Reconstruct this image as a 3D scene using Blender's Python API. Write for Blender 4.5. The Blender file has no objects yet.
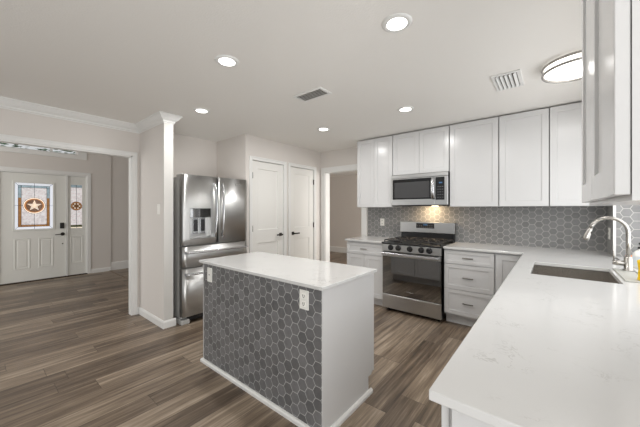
import bpy, bmesh, math, random
from mathutils import Vector, Matrix
random.seed(4)
S = bpy.context.scene
COL = S.collection
PI = math.pi

# ------------------------------------------------------------------ camera, world, lights, exposure
cam_d = bpy.data.cameras.new('camera')
cam = bpy.data.objects.new('camera', cam_d)
COL.objects.link(cam)
cam_d.sensor_width = 36.0
cam_d.lens = 16.0
cam_d.shift_y = -3.6 / 640
cam_d.clip_start = 0.02
cam.location = (0, 0, 1.348)
cam.rotation_euler = (PI / 2, 0, math.radians(39.34))
S.camera = cam

W = bpy.data.worlds.new('daylight')
S.world = W
W.use_nodes = True
wn = W.node_tree.nodes
wl = W.node_tree.links
bg = wn['Background']
bg.inputs[0].default_value = (0.95, 0.98, 1.0, 1)
bg.inputs[1].default_value = 0.72

S.view_settings.view_transform = 'Standard'
S.view_settings.look = 'None'
S.view_settings.gamma = 1.0
S.view_settings.exposure = -0.04
S.view_settings.use_curve_mapping = False
S.cycles.max_bounces = 10
S.cycles.diffuse_bounces = 6
S.cycles.glossy_bounces = 5
S.cycles.use_denoising = True
S.cycles.sample_clamp_indirect = 6.0
DOWNLIGHT_W = 7.6
FLUSH_W = 3.0
HOOD_W = 2.8
ZC = 2.437
NEXT_W = 125.0
CEILING_FILL_W = 168.0
SINKWIN_W = 17.0
ENTRY_W = 52.0


def area_light(name, loc, rot, sx, sy, power, color, parent=None):
    d = bpy.data.lights.new(name, 'AREA')
    d.shape = 'RECTANGLE'
    d.size, d.size_y = sx, sy
    d.energy = power
    d.color = color
    o = bpy.data.objects.new(name, d)
    COL.objects.link(o)
    o.location = loc
    o.rotation_euler = rot
    if parent:
        o.parent = parent
    return o


# added fill: area lights out of view that brighten next room and entry
area_light('next_room_fill_light', (0.6, 5.9, 1.5), (0, math.radians(90), 0), 1.6, 2.0, NEXT_W, (1.0, 0.97, 0.93))
area_light('entry_fill_light', (-5.9, -2.4, 1.7), (math.radians(90), 0, 0), 2.6, 2.0, ENTRY_W, (1.0, 0.98, 0.95))
# added fill: unseen light behind the camera, aimed up to brighten the ceiling
area_light('ceiling_fill_light', (1.5, -1.8, 0.3), Vector((-0.42, 0.14, 0.9)).to_track_quat('-Z', 'Y').to_euler(), 2.4, 2.4, CEILING_FILL_W, (1.0, 0.99, 0.975))
# daylight in the sink window
area_light('sink_window_light', (0.645, 2.59, 1.5), (0, math.radians(90), 0), 1.05, 2.1, SINKWIN_W, (0.98, 0.99, 1.0))


# ------------------------------------------------------------------ materials
def lin(r, g, b):
    def f(c):
        c /= 255
        return c / 12.92 if c <= 0.04045 else ((c + 0.055) / 1.055) ** 2.4
    return (f(r), f(g), f(b), 1)


def mat(name, col, rough=0.5, metal=0.0, spec=0.5, emit=None, estr=0.0, coat=0.0):
    m = bpy.data.materials.new(name)
    m.use_nodes = True
    b = m.node_tree.nodes['Principled BSDF']
    b.inputs['Base Color'].default_value = col
    b.inputs['Roughness'].default_value = rough
    b.inputs['Metallic'].default_value = metal
    b.inputs['Specular IOR Level'].default_value = spec
    b.inputs['Coat Weight'].default_value = coat
    b.inputs['Coat IOR'].default_value = 1.9
    if emit:
        b.inputs['Emission Color'].default_value = emit
        b.inputs['Emission Strength'].default_value = estr
    return m


class NT:
    def __init__(s, m):
        s.t = m.node_tree
        s.b = s.t.nodes['Principled BSDF']

    def n(s, typ, **kw):
        o = s.t.nodes.new(typ)
        for k, v in kw.items():
            setattr(o, k, v)
        return o

    def l(s, a, b):
        s.t.links.new(a, b)

    def math(s, op, a, b=None, c=None):
        o = s.n('ShaderNodeMath', operation=op)
        for i, v in enumerate((a, b, c)):
            if v is None:
                continue
            if isinstance(v, (int, float)):
                o.inputs[i].default_value = v
            else:
                s.l(v, o.inputs[i])
        return o.outputs[0]

    def mix(s, fac, a, b, blend='MIX'):
        o = s.n('ShaderNodeMix', data_type='RGBA', blend_type=blend)
        for sock, v in ((o.inputs[0], fac), (o.inputs[6], a), (o.inputs[7], b)):
            if isinstance(v, (int, float)):
                sock.default_value = v
            elif isinstance(v, tuple):
                sock.default_value = v
            else:
                s.l(v, sock)
        return o.outputs[2]

    def ramp(s, fac, stops):
        o = s.n('ShaderNodeValToRGB')
        e = o.color_ramp.elements
        while len(e) < len(stops):
            e.new(0.5)
        for i, (p, c) in enumerate(stops):
            e[i].position = p
            e[i].color = c
        s.l(fac, o.inputs[0])
        return o.outputs[0]

    def noise(s, vec, scale, detail=2, rough=0.5):
        o = s.n('ShaderNodeTexNoise')
        o.inputs['Scale'].default_value = scale
        o.inputs['Detail'].default_value = detail
        o.inputs['Roughness'].default_value = rough
        s.l(vec, o.inputs['Vector'])
        return o.outputs['Fac']

    def bump(s, h, strength, dist):
        o = s.n('ShaderNodeBump')
        o.inputs['Strength'].default_value = strength
        o.inputs['Distance'].default_value = dist
        s.l(h, o.inputs['Height'])
        s.l(o.outputs[0], s.b.inputs['Normal'])


def pos_scaled(t, sc):
    g = t.n('ShaderNodeNewGeometry')
    v = t.n('ShaderNodeVectorMath', operation='MULTIPLY')
    t.l(g.outputs['Position'], v.inputs[0])
    v.inputs[1].default_value = sc
    return v.outputs[0]


def obj_scaled(t, sc):
    g = t.n('ShaderNodeTexCoord')
    v = t.n('ShaderNodeVectorMath', operation='MULTIPLY')
    t.l(g.outputs['Object'], v.inputs[0])
    v.inputs[1].default_value = sc
    return v.outputs[0]


def paint(name, col, rough, bscale, bstr):
    m = mat(name, col, rough, spec=0.35)
    t = NT(m)
    p = pos_scaled(t, (1, 1, 1))
    t.bump(t.noise(p, bscale, 3, 0.6), bstr, 0.004)
    return m


M = {}
M['wall'] = paint('greige wall paint', lin(216, 211, 206), 0.7, 170, 0.12)
M['ceiling'] = paint('ceiling paint', lin(236, 234, 230), 0.85, 90, 0.35)
M['trim'] = mat('white trim paint', lin(228, 228, 226), 0.32)
M['post'] = mat('off white post paint', lin(208, 206, 202), 0.5)
M['door'] = mat('white door paint', lin(230, 229, 225), 0.35)
M['entry_door'] = mat('entry door paint', lin(226, 226, 221), 0.4)
M['cab'] = mat('white cabinet lacquer', lin(210, 210, 210), 0.23, spec=0.5)
M['cab_in'] = mat('cabinet gap shade board', lin(150, 148, 144), 0.6)
M['plate'] = mat('white plastic', lin(238, 237, 232), 0.35)
M['dark_slot'] = mat('dark slot', lin(40, 38, 36), 0.6)
M['black'] = mat('black enamel', lin(22, 22, 23), 0.28)
M['iron'] = mat('cast iron grate', lin(48, 46, 45), 0.55)
M['black_plastic'] = mat('black plastic', lin(26, 26, 28), 0.35)
M['bronze'] = mat('dark bronze hardware', lin(62, 58, 54), 0.35, metal=0.8)
M['nickel'] = mat('brushed nickel', lin(172, 169, 164), 0.24, metal=1.0)
M['pull'] = mat('dark brushed nickel', lin(128, 125, 120), 0.32, metal=1.0)
M['chrome'] = mat('satin steel bar', lin(205, 206, 208), 0.2, metal=1.0)
M['hinge'] = mat('satin hinge metal', lin(66, 64, 60), 0.45, metal=0.7)
M['grey_side'] = mat('grey painted steel side', lin(185, 185, 183), 0.4)
M['glass_black'] = mat('black oven glass', lin(8, 8, 9), 0.04, spec=1.0, coat=1.0)
M['glass_black'].node_tree.nodes['Principled BSDF'].inputs['IOR'].default_value = 1.8
M['key_grey'] = mat('grey key print', lin(84, 84, 86), 0.5)
M['panel_black'] = mat('black control glass', lin(14, 14, 15), 0.15, spec=0.5)
M['glass_micro'] = mat('tinted microwave glass', lin(14, 14, 15), 0.12, spec=0.5)
M['micro_screen'] = mat('grey perforated microwave screen', lin(70, 70, 71), 0.5, spec=0.25)
M['led_blue'] = mat('blue clock digits', lin(30, 60, 90), 0.4, emit=lin(120, 190, 255), estr=0.2)
M['lamp'] = mat('lit lamp lens', (1, 1, 1, 1), 0.4, emit=(1.0, 0.97, 0.92, 1), estr=7.0)
M['lamp_soft'] = mat('lit acrylic diffuser', (1, 1, 1, 1), 0.4, emit=(1.0, 0.98, 0.94, 1), estr=1.6)
M['lamp_bulb'] = mat('lit warm cooktop bulb', (1, 1, 1, 1), 0.4, emit=(1.0, 0.78, 0.5, 1), estr=12.0)
M['yellow'] = mat('yellow plastic', lin(246, 205, 10), 0.3)
M['bottle'] = mat('milky white plastic', lin(236, 236, 232), 0.25)
M['bottle_label'] = mat('pale blue label', lin(212, 220, 226), 0.4)
M['orange'] = mat('orange print', lin(214, 120, 60), 0.4)
M['mat_grey'] = mat('grey silicone', lin(176, 176, 170), 0.55)
M['leaf'] = mat('green leaf', lin(86, 122, 92), 0.6)
M['bark'] = mat('brown bark', lin(118, 96, 70), 0.8)
M['came'] = mat('dark lead came', lin(58, 62, 70), 0.4, metal=0.6)
M['silver_print'] = mat('silver badge', lin(225, 225, 225), 0.25, metal=0.7)
M['grille_dark'] = mat('duct interior', lin(120, 114, 106), 0.8)
M['rubber'] = mat('dark rubber', lin(45, 45, 46), 0.7)
M['threshold'] = mat('bronze door threshold', lin(70, 58, 48), 0.5, metal=0.4)
M['strip'] = mat('wood transition strip', lin(128, 112, 96), 0.4)
M['soil'] = mat('lawn soil', lin(120, 126, 92), 0.9)


def glass_translucent(name, col, tex=True):
    m = bpy.data.materials.new(name)
    m.use_nodes = True
    t = m.node_tree
    t.nodes.clear()
    out = t.nodes.new('ShaderNodeOutputMaterial')
    tr = t.nodes.new('ShaderNodeBsdfTranslucent')
    gl = t.nodes.new('ShaderNodeBsdfGlossy')
    gl.inputs['Roughness'].default_value = 0.15
    mx = t.nodes.new('ShaderNodeMixShader')
    mx.inputs[0].default_value = 0.06
    tr.inputs[0].default_value = col
    if tex:
        g = t.nodes.new('ShaderNodeTexCoord')
        n = t.nodes.new('ShaderNodeTexNoise')
        n.inputs['Scale'].default_value = 38
        n.inputs['Detail'].default_value = 4
        t.links.new(g.outputs['Object'], n.inputs['Vector'])
        r = t.nodes.new('ShaderNodeValToRGB')
        r.color_ramp.elements[0].position = 0.3
        r.color_ramp.elements[1].position = 0.7
        r.color_ramp.elements[0].color = tuple(c * 0.72 for c in col[:3]) + (1,)
        r.color_ramp.elements[1].color = col
        t.links.new(n.outputs['Fac'], r.inputs[0])
        t.links.new(r.outputs[0], tr.inputs[0])
    t.links.new(tr.outputs[0], mx.inputs[1])
    t.links.new(gl.outputs[0], mx.inputs[2])
    em = t.nodes.new('ShaderNodeEmission')  # glow added to the glass itself, standing in for daylight shining through
    em.inputs[0].default_value = col
    em.inputs[1].default_value = 0.3
    if tex:
        t.links.new(r.outputs[0], em.inputs[0])
    ad = t.nodes.new('ShaderNodeAddShader')
    t.links.new(mx.outputs[0], ad.inputs[0])
    t.links.new(em.outputs[0], ad.inputs[1])
    t.links.new(ad.outputs[0], out.inputs[0])
    return m


M['g_clear'] = glass_translucent('obscure pale glass', lin(246, 240, 240))
M['g_border'] = glass_translucent('bevelled border glass', lin(240, 241, 246), False)
M['g_blue'] = glass_translucent('pale blue glass', lin(190, 204, 210))
M['g_amber'] = glass_translucent('amber glass', lin(196, 152, 96))
M['g_brown'] = glass_translucent('brown amber glass', lin(150, 116, 80))
M['g_cream'] = glass_translucent('cream glass', lin(255, 246, 232), False)
M['g_green'] = glass_translucent('olive glass', lin(120, 124, 88))

m = bpy.data.materials.new('window pane')
m.use_nodes = True
t = m.node_tree
t.nodes.clear()
_o = t.nodes.new('ShaderNodeOutputMaterial')
_a = t.nodes.new('ShaderNodeBsdfTransparent')
_g = t.nodes.new('ShaderNodeBsdfGlossy')
_g.inputs['Roughness'].default_value = 0.02
_m = t.nodes.new('ShaderNodeMixShader')
_m.inputs[0].default_value = 0.06
t.links.new(_a.outputs[0], _m.inputs[1])
t.links.new(_g.outputs[0], _m.inputs[2])
t.links.new(_m.outputs[0], _o.inputs[0])
M['pane'] = m


def steel(name, col, rough, stretch, bstr):
    m = mat(name, col, rough, metal=1.0)
    t = NT(m)
    p = obj_scaled(t, stretch)
    n = t.noise(p, 1.0, 2, 0.6)
    t.bump(n, bstr, 0.002)
    r = t.math('MULTIPLY_ADD', n, 0.12, rough - 0.06)
    t.l(r, t.b.inputs['Roughness'])
    if 'fridge' in name:        # horizontal brushing spreads reflections up and down
        tg = t.n('ShaderNodeTangent', direction_type='RADIAL', axis='Z')
        t.l(tg.outputs[0], t.b.inputs['Tangent'])
        t.b.inputs['Anisotropic'].default_value = 0.85
        t.b.inputs['Anisotropic Rotation'].default_value = 0.25
    return m


M['steel'] = steel('brushed stainless', lin(184, 184, 183), 0.3, (3, 3, 900), 0.05)
M['steel_v'] = steel('brushed stainless fridge door', lin(198, 198, 197), 0.34, (4, 4, 700), 0.06)
M['sink_steel'] = steel('sink stainless', lin(208, 204, 199), 0.24, (3, 500, 3), 0.05)


def hex_tile(name, axis_u, base, grout, var, ff=0.0735):
    m = mat(name, base, 0.32, spec=0.5)
    t = NT(m)
    g = t.n('ShaderNodeNewGeometry')
    sp = t.n('ShaderNodeSeparateXYZ')
    t.l(g.outputs['Position'], sp.inputs[0])
    u = sp.outputs[axis_u]
    v = sp.outputs[2]
    PX, PY = ff * math.sqrt(3), ff

    def cell(ou, ov):
        a = t.math('ADD', u, 50 * PX + ou)
        b = t.math('ADD', v, 50 * PY + ov)
        fu = t.math('SUBTRACT', t.math('MODULO', a, PX), PX / 2)
        fv = t.math('SUBTRACT', t.math('MODULO', b, PY), PY / 2)
        d2 = t.math('ADD', t.math('MULTIPLY', fu, fu), t.math('MULTIPLY', fv, fv))
        return fu, fv, d2
    a = cell(0, 0)
    b = cell(PX / 2, PY / 2)
    sel = t.math('LESS_THAN', a[2], b[2])

    def pick(x, y):
        return t.math('ADD', t.math('MULTIPLY', x, sel), t.math('MULTIPLY', y, t.math('SUBTRACT', 1.0, sel)))
    fu = pick(a[0], b[0])
    fv = pick(a[1], b[1])
    au = t.math('ABSOLUTE', fu)
    av = t.math('ABSOLUTE', fv)
    hd = t.math('MAXIMUM', av, t.math('ADD', t.math('MULTIPLY', au, math.sqrt(3) / 2), t.math('MULTIPLY', av, 0.5)))
    edge = t.math('SUBTRACT', ff / 2, hd)
    mr = t.n('ShaderNodeMapRange')
    mr.interpolation_type = 'SMOOTHSTEP'
    t.l(edge, mr.inputs[0])
    mr.inputs[1].default_value = 0.0011
    mr.inputs[2].default_value = 0.0024
    mask = mr.outputs[0]
    cu = t.math('ROUND', t.math('DIVIDE', t.math('SUBTRACT', u, fu), PX / 2))
    cv = t.math('ROUND', t.math('DIVIDE', t.math('SUBTRACT', v, fv), PY / 2))
    cmb = t.n('ShaderNodeCombineXYZ')
    t.l(cu, cmb.inputs[0])
    t.l(cv, cmb.inputs[1])
    wnz = t.n('ShaderNodeTexWhiteNoise', noise_dimensions='2D')
    t.l(cmb.outputs[0], wnz.inputs['Vector'])
    lo = tuple(c * (1 - var) for c in base[:3]) + (1,)
    hi = tuple(min(1, c * (1 + var)) for c in base[:3]) + (1,)
    tc = t.mix(wnz.outputs['Value'], lo, hi)
    cl = t.noise(g.outputs['Position'], 26, 4, 0.6)
    tc = t.mix(0.35, tc, t.ramp(cl, [(0.3, lo), (0.75, hi)]))
    c = t.mix(mask, grout, tc)
    t.l(c, t.b.inputs['Base Color'])
    rr = t.math('MULTIPLY_ADD', mask, -0.4, 0.8)
    t.l(rr, t.b.inputs['Roughness'])
    t.bump(mask, 0.35, 0.002)
    return m


TILE = lin(132, 132, 132)
GROUT = lin(196, 194, 189)
M['hex_x'] = hex_tile('grey hexagon tile', 0, TILE, GROUT, 0.16)
M['hex_y'] = hex_tile('grey hexagon tile on side wall', 1, TILE, GROUT, 0.16)
M['hex_island'] = hex_tile('charcoal hexagon tile', 0, lin(108, 108, 109), lin(182, 182, 181), 0.34)


def floor_mat():
    m = mat('grey brown vinyl plank', lin(130, 112, 96), 0.38, spec=0.6)
    t = NT(m)
    g = t.n('ShaderNodeNewGeometry')
    sp = t.n('ShaderNodeSeparateXYZ')
    t.l(g.outputs['Position'], sp.inputs[0])
    X, Y = sp.outputs[0], sp.outputs[1]
    PW, PL = 0.178, 1.22
    col = t.math('FLOOR', t.math('DIVIDE', t.math('ADD', X, 30.05), PW))
    w1 = t.n('ShaderNodeTexWhiteNoise', noise_dimensions='1D')
    t.l(col, w1.inputs['W'])
    yy = t.math('ADD', t.math('DIVIDE', t.math('ADD', Y, 40.0), PL), w1.outputs['Value'])
    row = t.math('FLOOR', yy)
    cmb = t.n('ShaderNodeCombineXYZ')
    t.l(col, cmb.inputs[0])
    t.l(row, cmb.inputs[1])
    w2 = t.n('ShaderNodeTexWhiteNoise', noise_dimensions='2D')
    t.l(cmb.outputs[0], w2.inputs['Vector'])
    pid = w2.outputs['Value']
    # grain coordinates, shifted per plank
    gv = t.n('ShaderNodeCombineXYZ')
    t.l(t.math('MULTIPLY_ADD', pid, 37.0, X), gv.inputs[0])
    t.l(t.math('MULTIPLY_ADD', pid, 11.0, t.math('MULTIPLY', Y, 0.04)), gv.inputs[1])
    grain = t.noise(gv.outputs[0], 32, 6, 0.66)
    fine = t.noise(gv.outputs[0], 120, 3, 0.6)
    gv2 = t.n('ShaderNodeCombineXYZ')
    t.l(t.math('MULTIPLY_ADD', pid, 19.0, X), gv2.inputs[0])
    t.l(t.math('MULTIPLY_ADD', pid, 7.0, t.math('MULTIPLY', Y, 0.22)), gv2.inputs[1])
    broad = t.noise(gv2.outputs[0], 7.0, 3, 0.55)
    k = t.math('ADD', t.math('MULTIPLY_ADD', grain, 1.2, -0.33), t.math('ADD', t.math('MULTIPLY', broad, 0.45), t.math('MULTIPLY_ADD', pid, 0.28, -0.14)))
    k = t.math('ADD', k, t.math('MULTIPLY_ADD', fine, 0.16, -0.08))
    c = t.ramp(k, [(0.2, lin(68, 56, 45)), (0.42, lin(108, 93, 78)), (0.62, lin(142, 126, 108)), (0.86, lin(184, 168, 149))])
    fx = t.math('FRACT', t.math('DIVIDE', t.math('ADD', X, 30.05), PW))
    fy = t.math('FRACT', yy)
    ex = t.math('MULTIPLY', t.math('MINIMUM', fx, t.math('SUBTRACT', 1.0, fx)), PW)
    ey = t.math('MULTIPLY', t.math('MINIMUM', fy, t.math('SUBTRACT', 1.0, fy)), PL)
    e = t.math('MINIMUM', ex, ey)
    mr = t.n('ShaderNodeMapRange')
    t.l(e, mr.inputs[0])
    mr.inputs[1].default_value = 0.0006
    mr.inputs[2].default_value = 0.0022
    c = t.mix(mr.outputs[0], lin(62, 50, 42), c)
    t.l(c, t.b.inputs['Base Color'])
    t.l(t.math('MULTIPLY_ADD', grain, 0.2, 0.27), t.b.inputs['Roughness'])
    t.bump(t.math('ADD', t.math('MULTIPLY', mr.outputs[0], 1.0), t.math('MULTIPLY', grain, 0.35)), 0.25, 0.0012)
    return m


M['floor'] = floor_mat()


def quartz():
    m = mat('white quartz', lin(238, 238, 235), 0.13, spec=0.5)
    t = NT(m)
    p = pos_scaled(t, (1, 1, 1))
    v = t.n('ShaderNodeVectorMath', operation='MULTIPLY_ADD')
    n0 = t.n('ShaderNodeTexNoise')
    n0.inputs['Scale'].default_value = 5
    n0.inputs['Detail'].default_value = 3
    t.l(p, n0.inputs['Vector'])
    t.l(n0.outputs['Color'], v.inputs[0])
    v.inputs[1].default_value = (0.35, 0.35, 0.35)
    t.l(p, v.inputs[2])
    n1 = t.noise(v.outputs[0], 4.5, 5, 0.7)
    d = t.math('ABSOLUTE', t.math('SUBTRACT', n1, 0.5))
    vein = t.math('SUBTRACT', 1.0, t.math('MINIMUM', t.math('DIVIDE', d, 0.012), 1.0))
    patch = t.noise(p, 6.0, 2, 0.5)
    pm = t.n('ShaderNodeMapRange')
    t.l(patch, pm.inputs[0])
    pm.inputs[1].default_value = 0.5
    pm.inputs[2].default_value = 0.68
    f = t.math('MULTIPLY', t.math('MULTIPLY', vein, pm.outputs[0]), 0.42)
    soft = t.noise(p, 2.2, 3, 0.6)
    base = t.mix(soft, lin(206, 206, 205), lin(214, 214, 213))
    t.l(t.mix(f, base, lin(138, 135, 130)), t.b.inputs['Base Color'])
    return m


M['quartz'] = quartz()

# ------------------------------------------------------------------ mesh helpers


def new_bm():
    return bmesh.new()


def add_box(bm, x0, x1, y0, y1, z0, z1, bev=0.0, seg=1, mi=0):
    vs = [bm.verts.new(p) for p in ((x0, y0, z0), (x1, y0, z0), (x1, y1, z0), (x0, y1, z0),
                                    (x0, y0, z1), (x1, y0, z1), (x1, y1, z1), (x0, y1, z1))]
    fs = [bm.faces.new([vs[i] for i in f]) for f in ((0, 3, 2, 1), (4, 5, 6, 7), (0, 1, 5, 4), (1, 2, 6, 5), (2, 3, 7, 6), (3, 0, 4, 7))]
    for f in fs:
        f.material_index = mi
    if bev > 0:
        es = list({e for f in fs for e in f.edges})
        r = bmesh.ops.bevel(bm, geom=es, offset=bev, segments=seg, affect='EDGES', profile=0.5)
        for f in r['faces']:
            f.material_index = mi
    return bm


def add_lathe(bm, prof, cx=0, cy=0, cz=0, n=24, axis='Z', cap0=True, cap1=True, mi=0):
    """prof: list of (r, h) along the axis"""
    rings = []
    for r, h in prof:
        ring = []
        for i in range(n):
            a = 2 * PI * i / n
            u, v = r * math.cos(a), r * math.sin(a)
            p = {'Z': (cx + u, cy + v, cz + h), 'Y': (cx + v, cy + h, cz + u), 'X': (cx + h, cy + u, cz + v)}[axis]
            ring.append(bm.verts.new(p))
        rings.append(ring)
    for k in range(len(rings) - 1):
        for i in range(n):
            f = bm.faces.new((rings[k][i], rings[k][(i + 1) % n], rings[k + 1][(i + 1) % n], rings[k + 1][i]))
            f.material_index = mi
            f.smooth = True
    if cap0:
        f = bm.faces.new(list(reversed(rings[0])))
        f.material_index = mi
    if cap1:
        f = bm.faces.new(rings[-1])
        f.material_index = mi
    return bm


def add_tube(bm, pts, r, n=12, cap=True, flat=1.0, mi=0):
    """round (or flattened) tube along points; r is a number or a list"""
    pts = [Vector(p) for p in pts]
    rs = r if isinstance(r, (list, tuple)) else [r] * len(pts)
    rings = []
    t0 = (pts[1] - pts[0]).normalized()
    ref = Vector((0, 0, 1)) if abs(t0.z) < 0.9 else Vector((1, 0, 0))
    nrm = t0.cross(ref).normalized()
    for k, p in enumerate(pts):
        if k == 0:
            tg = pts[1] - pts[0]
        elif k == len(pts) - 1:
            tg = pts[-1] - pts[-2]
        else:
            tg = (pts[k + 1] - p).normalized() + (p - pts[k - 1]).normalized()
        tg.normalize()
        nrm = (nrm - tg * nrm.dot(tg)).normalized()
        bn = tg.cross(nrm)
        rings.append([bm.verts.new(p + nrm * (rs[k] * math.cos(2 * PI * i / n)) + bn * (rs[k] * flat * math.sin(2 * PI * i / n))) for i in range(n)])
    for k in range(len(rings) - 1):
        for i in range(n):
            f = bm.faces.new((rings[k][i], rings[k][(i + 1) % n], rings[k + 1][(i + 1) % n], rings[k + 1][i]))
            f.smooth = True
            f.material_index = mi
    if cap:
        bm.faces.new(list(reversed(rings[0]))).material_index = mi
        bm.faces.new(rings[-1]).material_index = mi
    return bm


def add_torus(bm, R, r, cx, cy, cz, n=48, k=8, sx=1.0, axis='Z', mi=0):
    g = []
    for i in range(n):
        a = 2 * PI * i / n
        ring = []
        for j in range(k):
            b = 2 * PI * j / k
            u, v, w = (R + r * math.cos(b)) * math.cos(a) * sx, (R + r * math.cos(b)) * math.sin(a), r * math.sin(b)
            ring.append(bm.verts.new({'Z': (cx + u, cy + v, cz + w), 'Y': (cx + u, cy + w, cz + v)}[axis]))
        g.append(ring)
    for i in range(n):
        for j in range(k):
            f = bm.faces.new((g[i][j], g[(i + 1) % n][j], g[(i + 1) % n][(j + 1) % k], g[i][(j + 1) % k]))
            f.smooth = True
            f.material_index = mi
    return bm


def add_prism(bm, poly, y0, y1, mi=0):
    """polygon in XZ extruded from y0 to y1"""
    a = [bm.verts.new((x, y0, z)) for x, z in poly]
    b = [bm.verts.new((x, y1, z)) for x, z in poly]
    n = len(poly)
    bm.faces.new(a).material_index = mi
    bm.faces.new(list(reversed(b))).material_index = mi
    for i in range(n):
        bm.faces.new((a[i], b[i], b[(i + 1) % n], a[(i + 1) % n])).material_index = mi
    return bm


def add_shaker(bm, x0, x1, z0, z1, y, th=0.019, rail=0.057, rec=0.0065, ch=0.002, top_rail=None, mids=()):
    """framed door, front face at y (viewer at -y); one or more recessed panels separated by mid rails (za, zb)"""
    tr = top_rail or rail
    add_box(bm, x0 + 0.001, x1 - 0.001, y + rec, y + th - 0.0006, z0 + 0.001, z1 - 0.001)
    pan = []
    zb = z0 + rail
    for (ma, mb) in mids:
        pan.append((zb, ma))
        zb = mb
    pan.append((zb, z1 - tr))
    # frame members, butted
    def member(a0, a1, c0, c1):
        add_box(bm, a0, a1, y, y + rec + 0.0004, c0, c1)
    e = 0.0012
    add_box(bm, x0, x0 + rail, y, y + th, z0, z1, e)
    add_box(bm, x1 - rail, x1, y, y + th, z0, z1, e)
    member(x0 + rail - e, x1 - rail + e, z0 + 0, z0 + rail)
    member(x0 + rail - e, x1 - rail + e, z1 - tr, z1)
    for ma, mb in mids:
        member(x0 + rail - e, x1 - rail + e, ma, mb)
    # sloped sticking round each panel
    for pa, pb in pan:
        xa, xb = x0 + rail, x1 - rail
        o = [(xa, y + 0.0005, pa), (xb, y + 0.0005, pa), (xb, y + 0.0005, pb), (xa, y + 0.0005, pb)]
        i = [(xa + ch, y + rec - 0.0002, pa + ch), (xb - ch, y + rec - 0.0002, pa + ch), (xb - ch, y + rec - 0.0002, pb - ch), (xa + ch, y + rec - 0.0002, pb - ch)]
        ov = [bm.verts.new(p) for p in o]
        iv = [bm.verts.new(p) for p in i]
        for k in range(4):
            bm.faces.new((ov[k], ov[(k + 1) % 4], iv[(k + 1) % 4], iv[k]))
    return bm


def add_raised(bm, x0, x1, z0, z1, y, depth=0.008):
    """embossed panel of a moulded door: a sunk groove with a raised field"""
    def ring(ins, yy):
        return [bm.verts.new(p) for p in ((x0 + ins, yy, z0 + ins), (x1 - ins, yy, z0 + ins), (x1 - ins, yy, z1 - ins), (x0 + ins, yy, z1 - ins))]
    rs = [ring(0, y + 0.0005), ring(0.006, y - 0.006), ring(0.022, y - 0.004), ring(0.032, y + 0.002), ring(0.05, y - 0.003)]
    for a, b in zip(rs, rs[1:]):
        for k in range(4):
            bm.faces.new((a[k], a[(k + 1) % 4], b[(k + 1) % 4], b[k]))
    bm.faces.new(rs[-1])
    return bm


def sweep(bm, prof, path):
    """prof: (offset to the right of travel, z); path: xy points; mitred corners"""
    P = [Vector(p) for p in path]
    rows = []
    for k, p in enumerate(P):
        ds = []
        if k > 0:
            ds.append((p - P[k - 1]).normalized())
        if k < len(P) - 1:
            ds.append((P[k + 1] - p).normalized())
        rn = [Vector((d.y, -d.x)) for d in ds]
        if len(rn) == 2:
            b = (rn[0] + rn[1]).normalized()
            off = b / max(0.2, b.dot(rn[0]))
        else:
            off = rn[0]
        rows.append([bm.verts.new((p.x + off.x * o, p.y + off.y * o, z)) for o, z in prof])
    n = len(prof)
    for a, b in zip(rows, rows[1:]):
        for i in range(n):
            bm.faces.new((a[i], b[i], b[(i + 1) % n], a[(i + 1) % n]))
    bm.faces.new(rows[0])
    bm.faces.new(list(reversed(rows[-1])))
    return bm


def obj(name, bm, m, parent=None, smooth=False):
    bmesh.ops.recalc_face_normals(bm, faces=bm.faces)
    me = bpy.data.meshes.new(name)
    bm.to_mesh(me)
    bm.free()
    for mm in (m if isinstance(m, (list, tuple)) else [m]):
        me.materials.append(mm)
    if smooth:
        for p in me.polygons:
            p.use_smooth = True
        me.set_sharp_from_angle(angle=math.radians(35))
    o = bpy.data.objects.new(name, me)
    COL.objects.link(o)
    if parent:
        o.parent = parent
    return o


def box(name, m, parent, x0, x1, y0, y1, z0, z1, bev=0.0, seg=1):
    return obj(name, add_box(new_bm(), x0, x1, y0, y1, z0, z1, bev, seg), m, parent)


def tag(o, label, cat, group=None, kind=None):
    o['label'] = label
    o['category'] = cat
    if group:
        o['group'] = group
    if kind:
        o['kind'] = kind
    return o


def thing(name, label, cat, loc=(0, 0, 0), rz=0.0, group=None, kind=None):
    o = bpy.data.objects.new(name, None)
    o.empty_display_size = 0.1
    COL.objects.link(o)
    o.location = loc
    o.rotation_euler = (0, 0, rz)
    return tag(o, label, cat, group, kind)


def struct(o, label, cat):
    return tag(o, label, cat, kind='structure')


def copy_tree(o, parent=None):
    c = o.copy()
    COL.objects.link(c)
    c.parent = parent
    for ch in list(o.children):
        copy_tree(ch, c)
    return c


def text_mesh(name, body, size, m, parent, loc, rot, depth=0.0008):
    cu = bpy.data.curves.new(name, 'FONT')
    cu.body = body
    cu.size = size
    cu.extrude = depth
    cu.align_x = 'CENTER'
    cu.align_y = 'CENTER'
    tmp = bpy.data.objects.new('tmp', cu)
    COL.objects.link(tmp)
    bpy.context.view_layer.update()
    me = bpy.data.meshes.new_from_object(tmp.evaluated_get(bpy.context.evaluated_depsgraph_get()))
    bpy.data.objects.remove(tmp)
    me.materials.clear()
    me.materials.append(m)
    o = bpy.data.objects.new(name, me)
    COL.objects.link(o)
    o.parent = parent
    o.location = loc
    o.rotation_euler = rot
    return o


FACE_NY, FACE_NX, FACE_PX = 0.0, -PI / 2, PI / 2      # which way the front looks

# ------------------------------------------------------------------ planes of the place
XL = -4.165      # left wall / alcove back
XW = -3.42       # wing wall end
XP = -3.40       # pantry wall
YW0, YW1 = 1.375, 1.475
YP = 2.47        # alcove side of the pantry block
YB = 4.178       # stove wall
XR = 0.44        # sink wall
XE = -7.60       # front (entry) wall
ZE = 3.05        # entry ceiling

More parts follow.
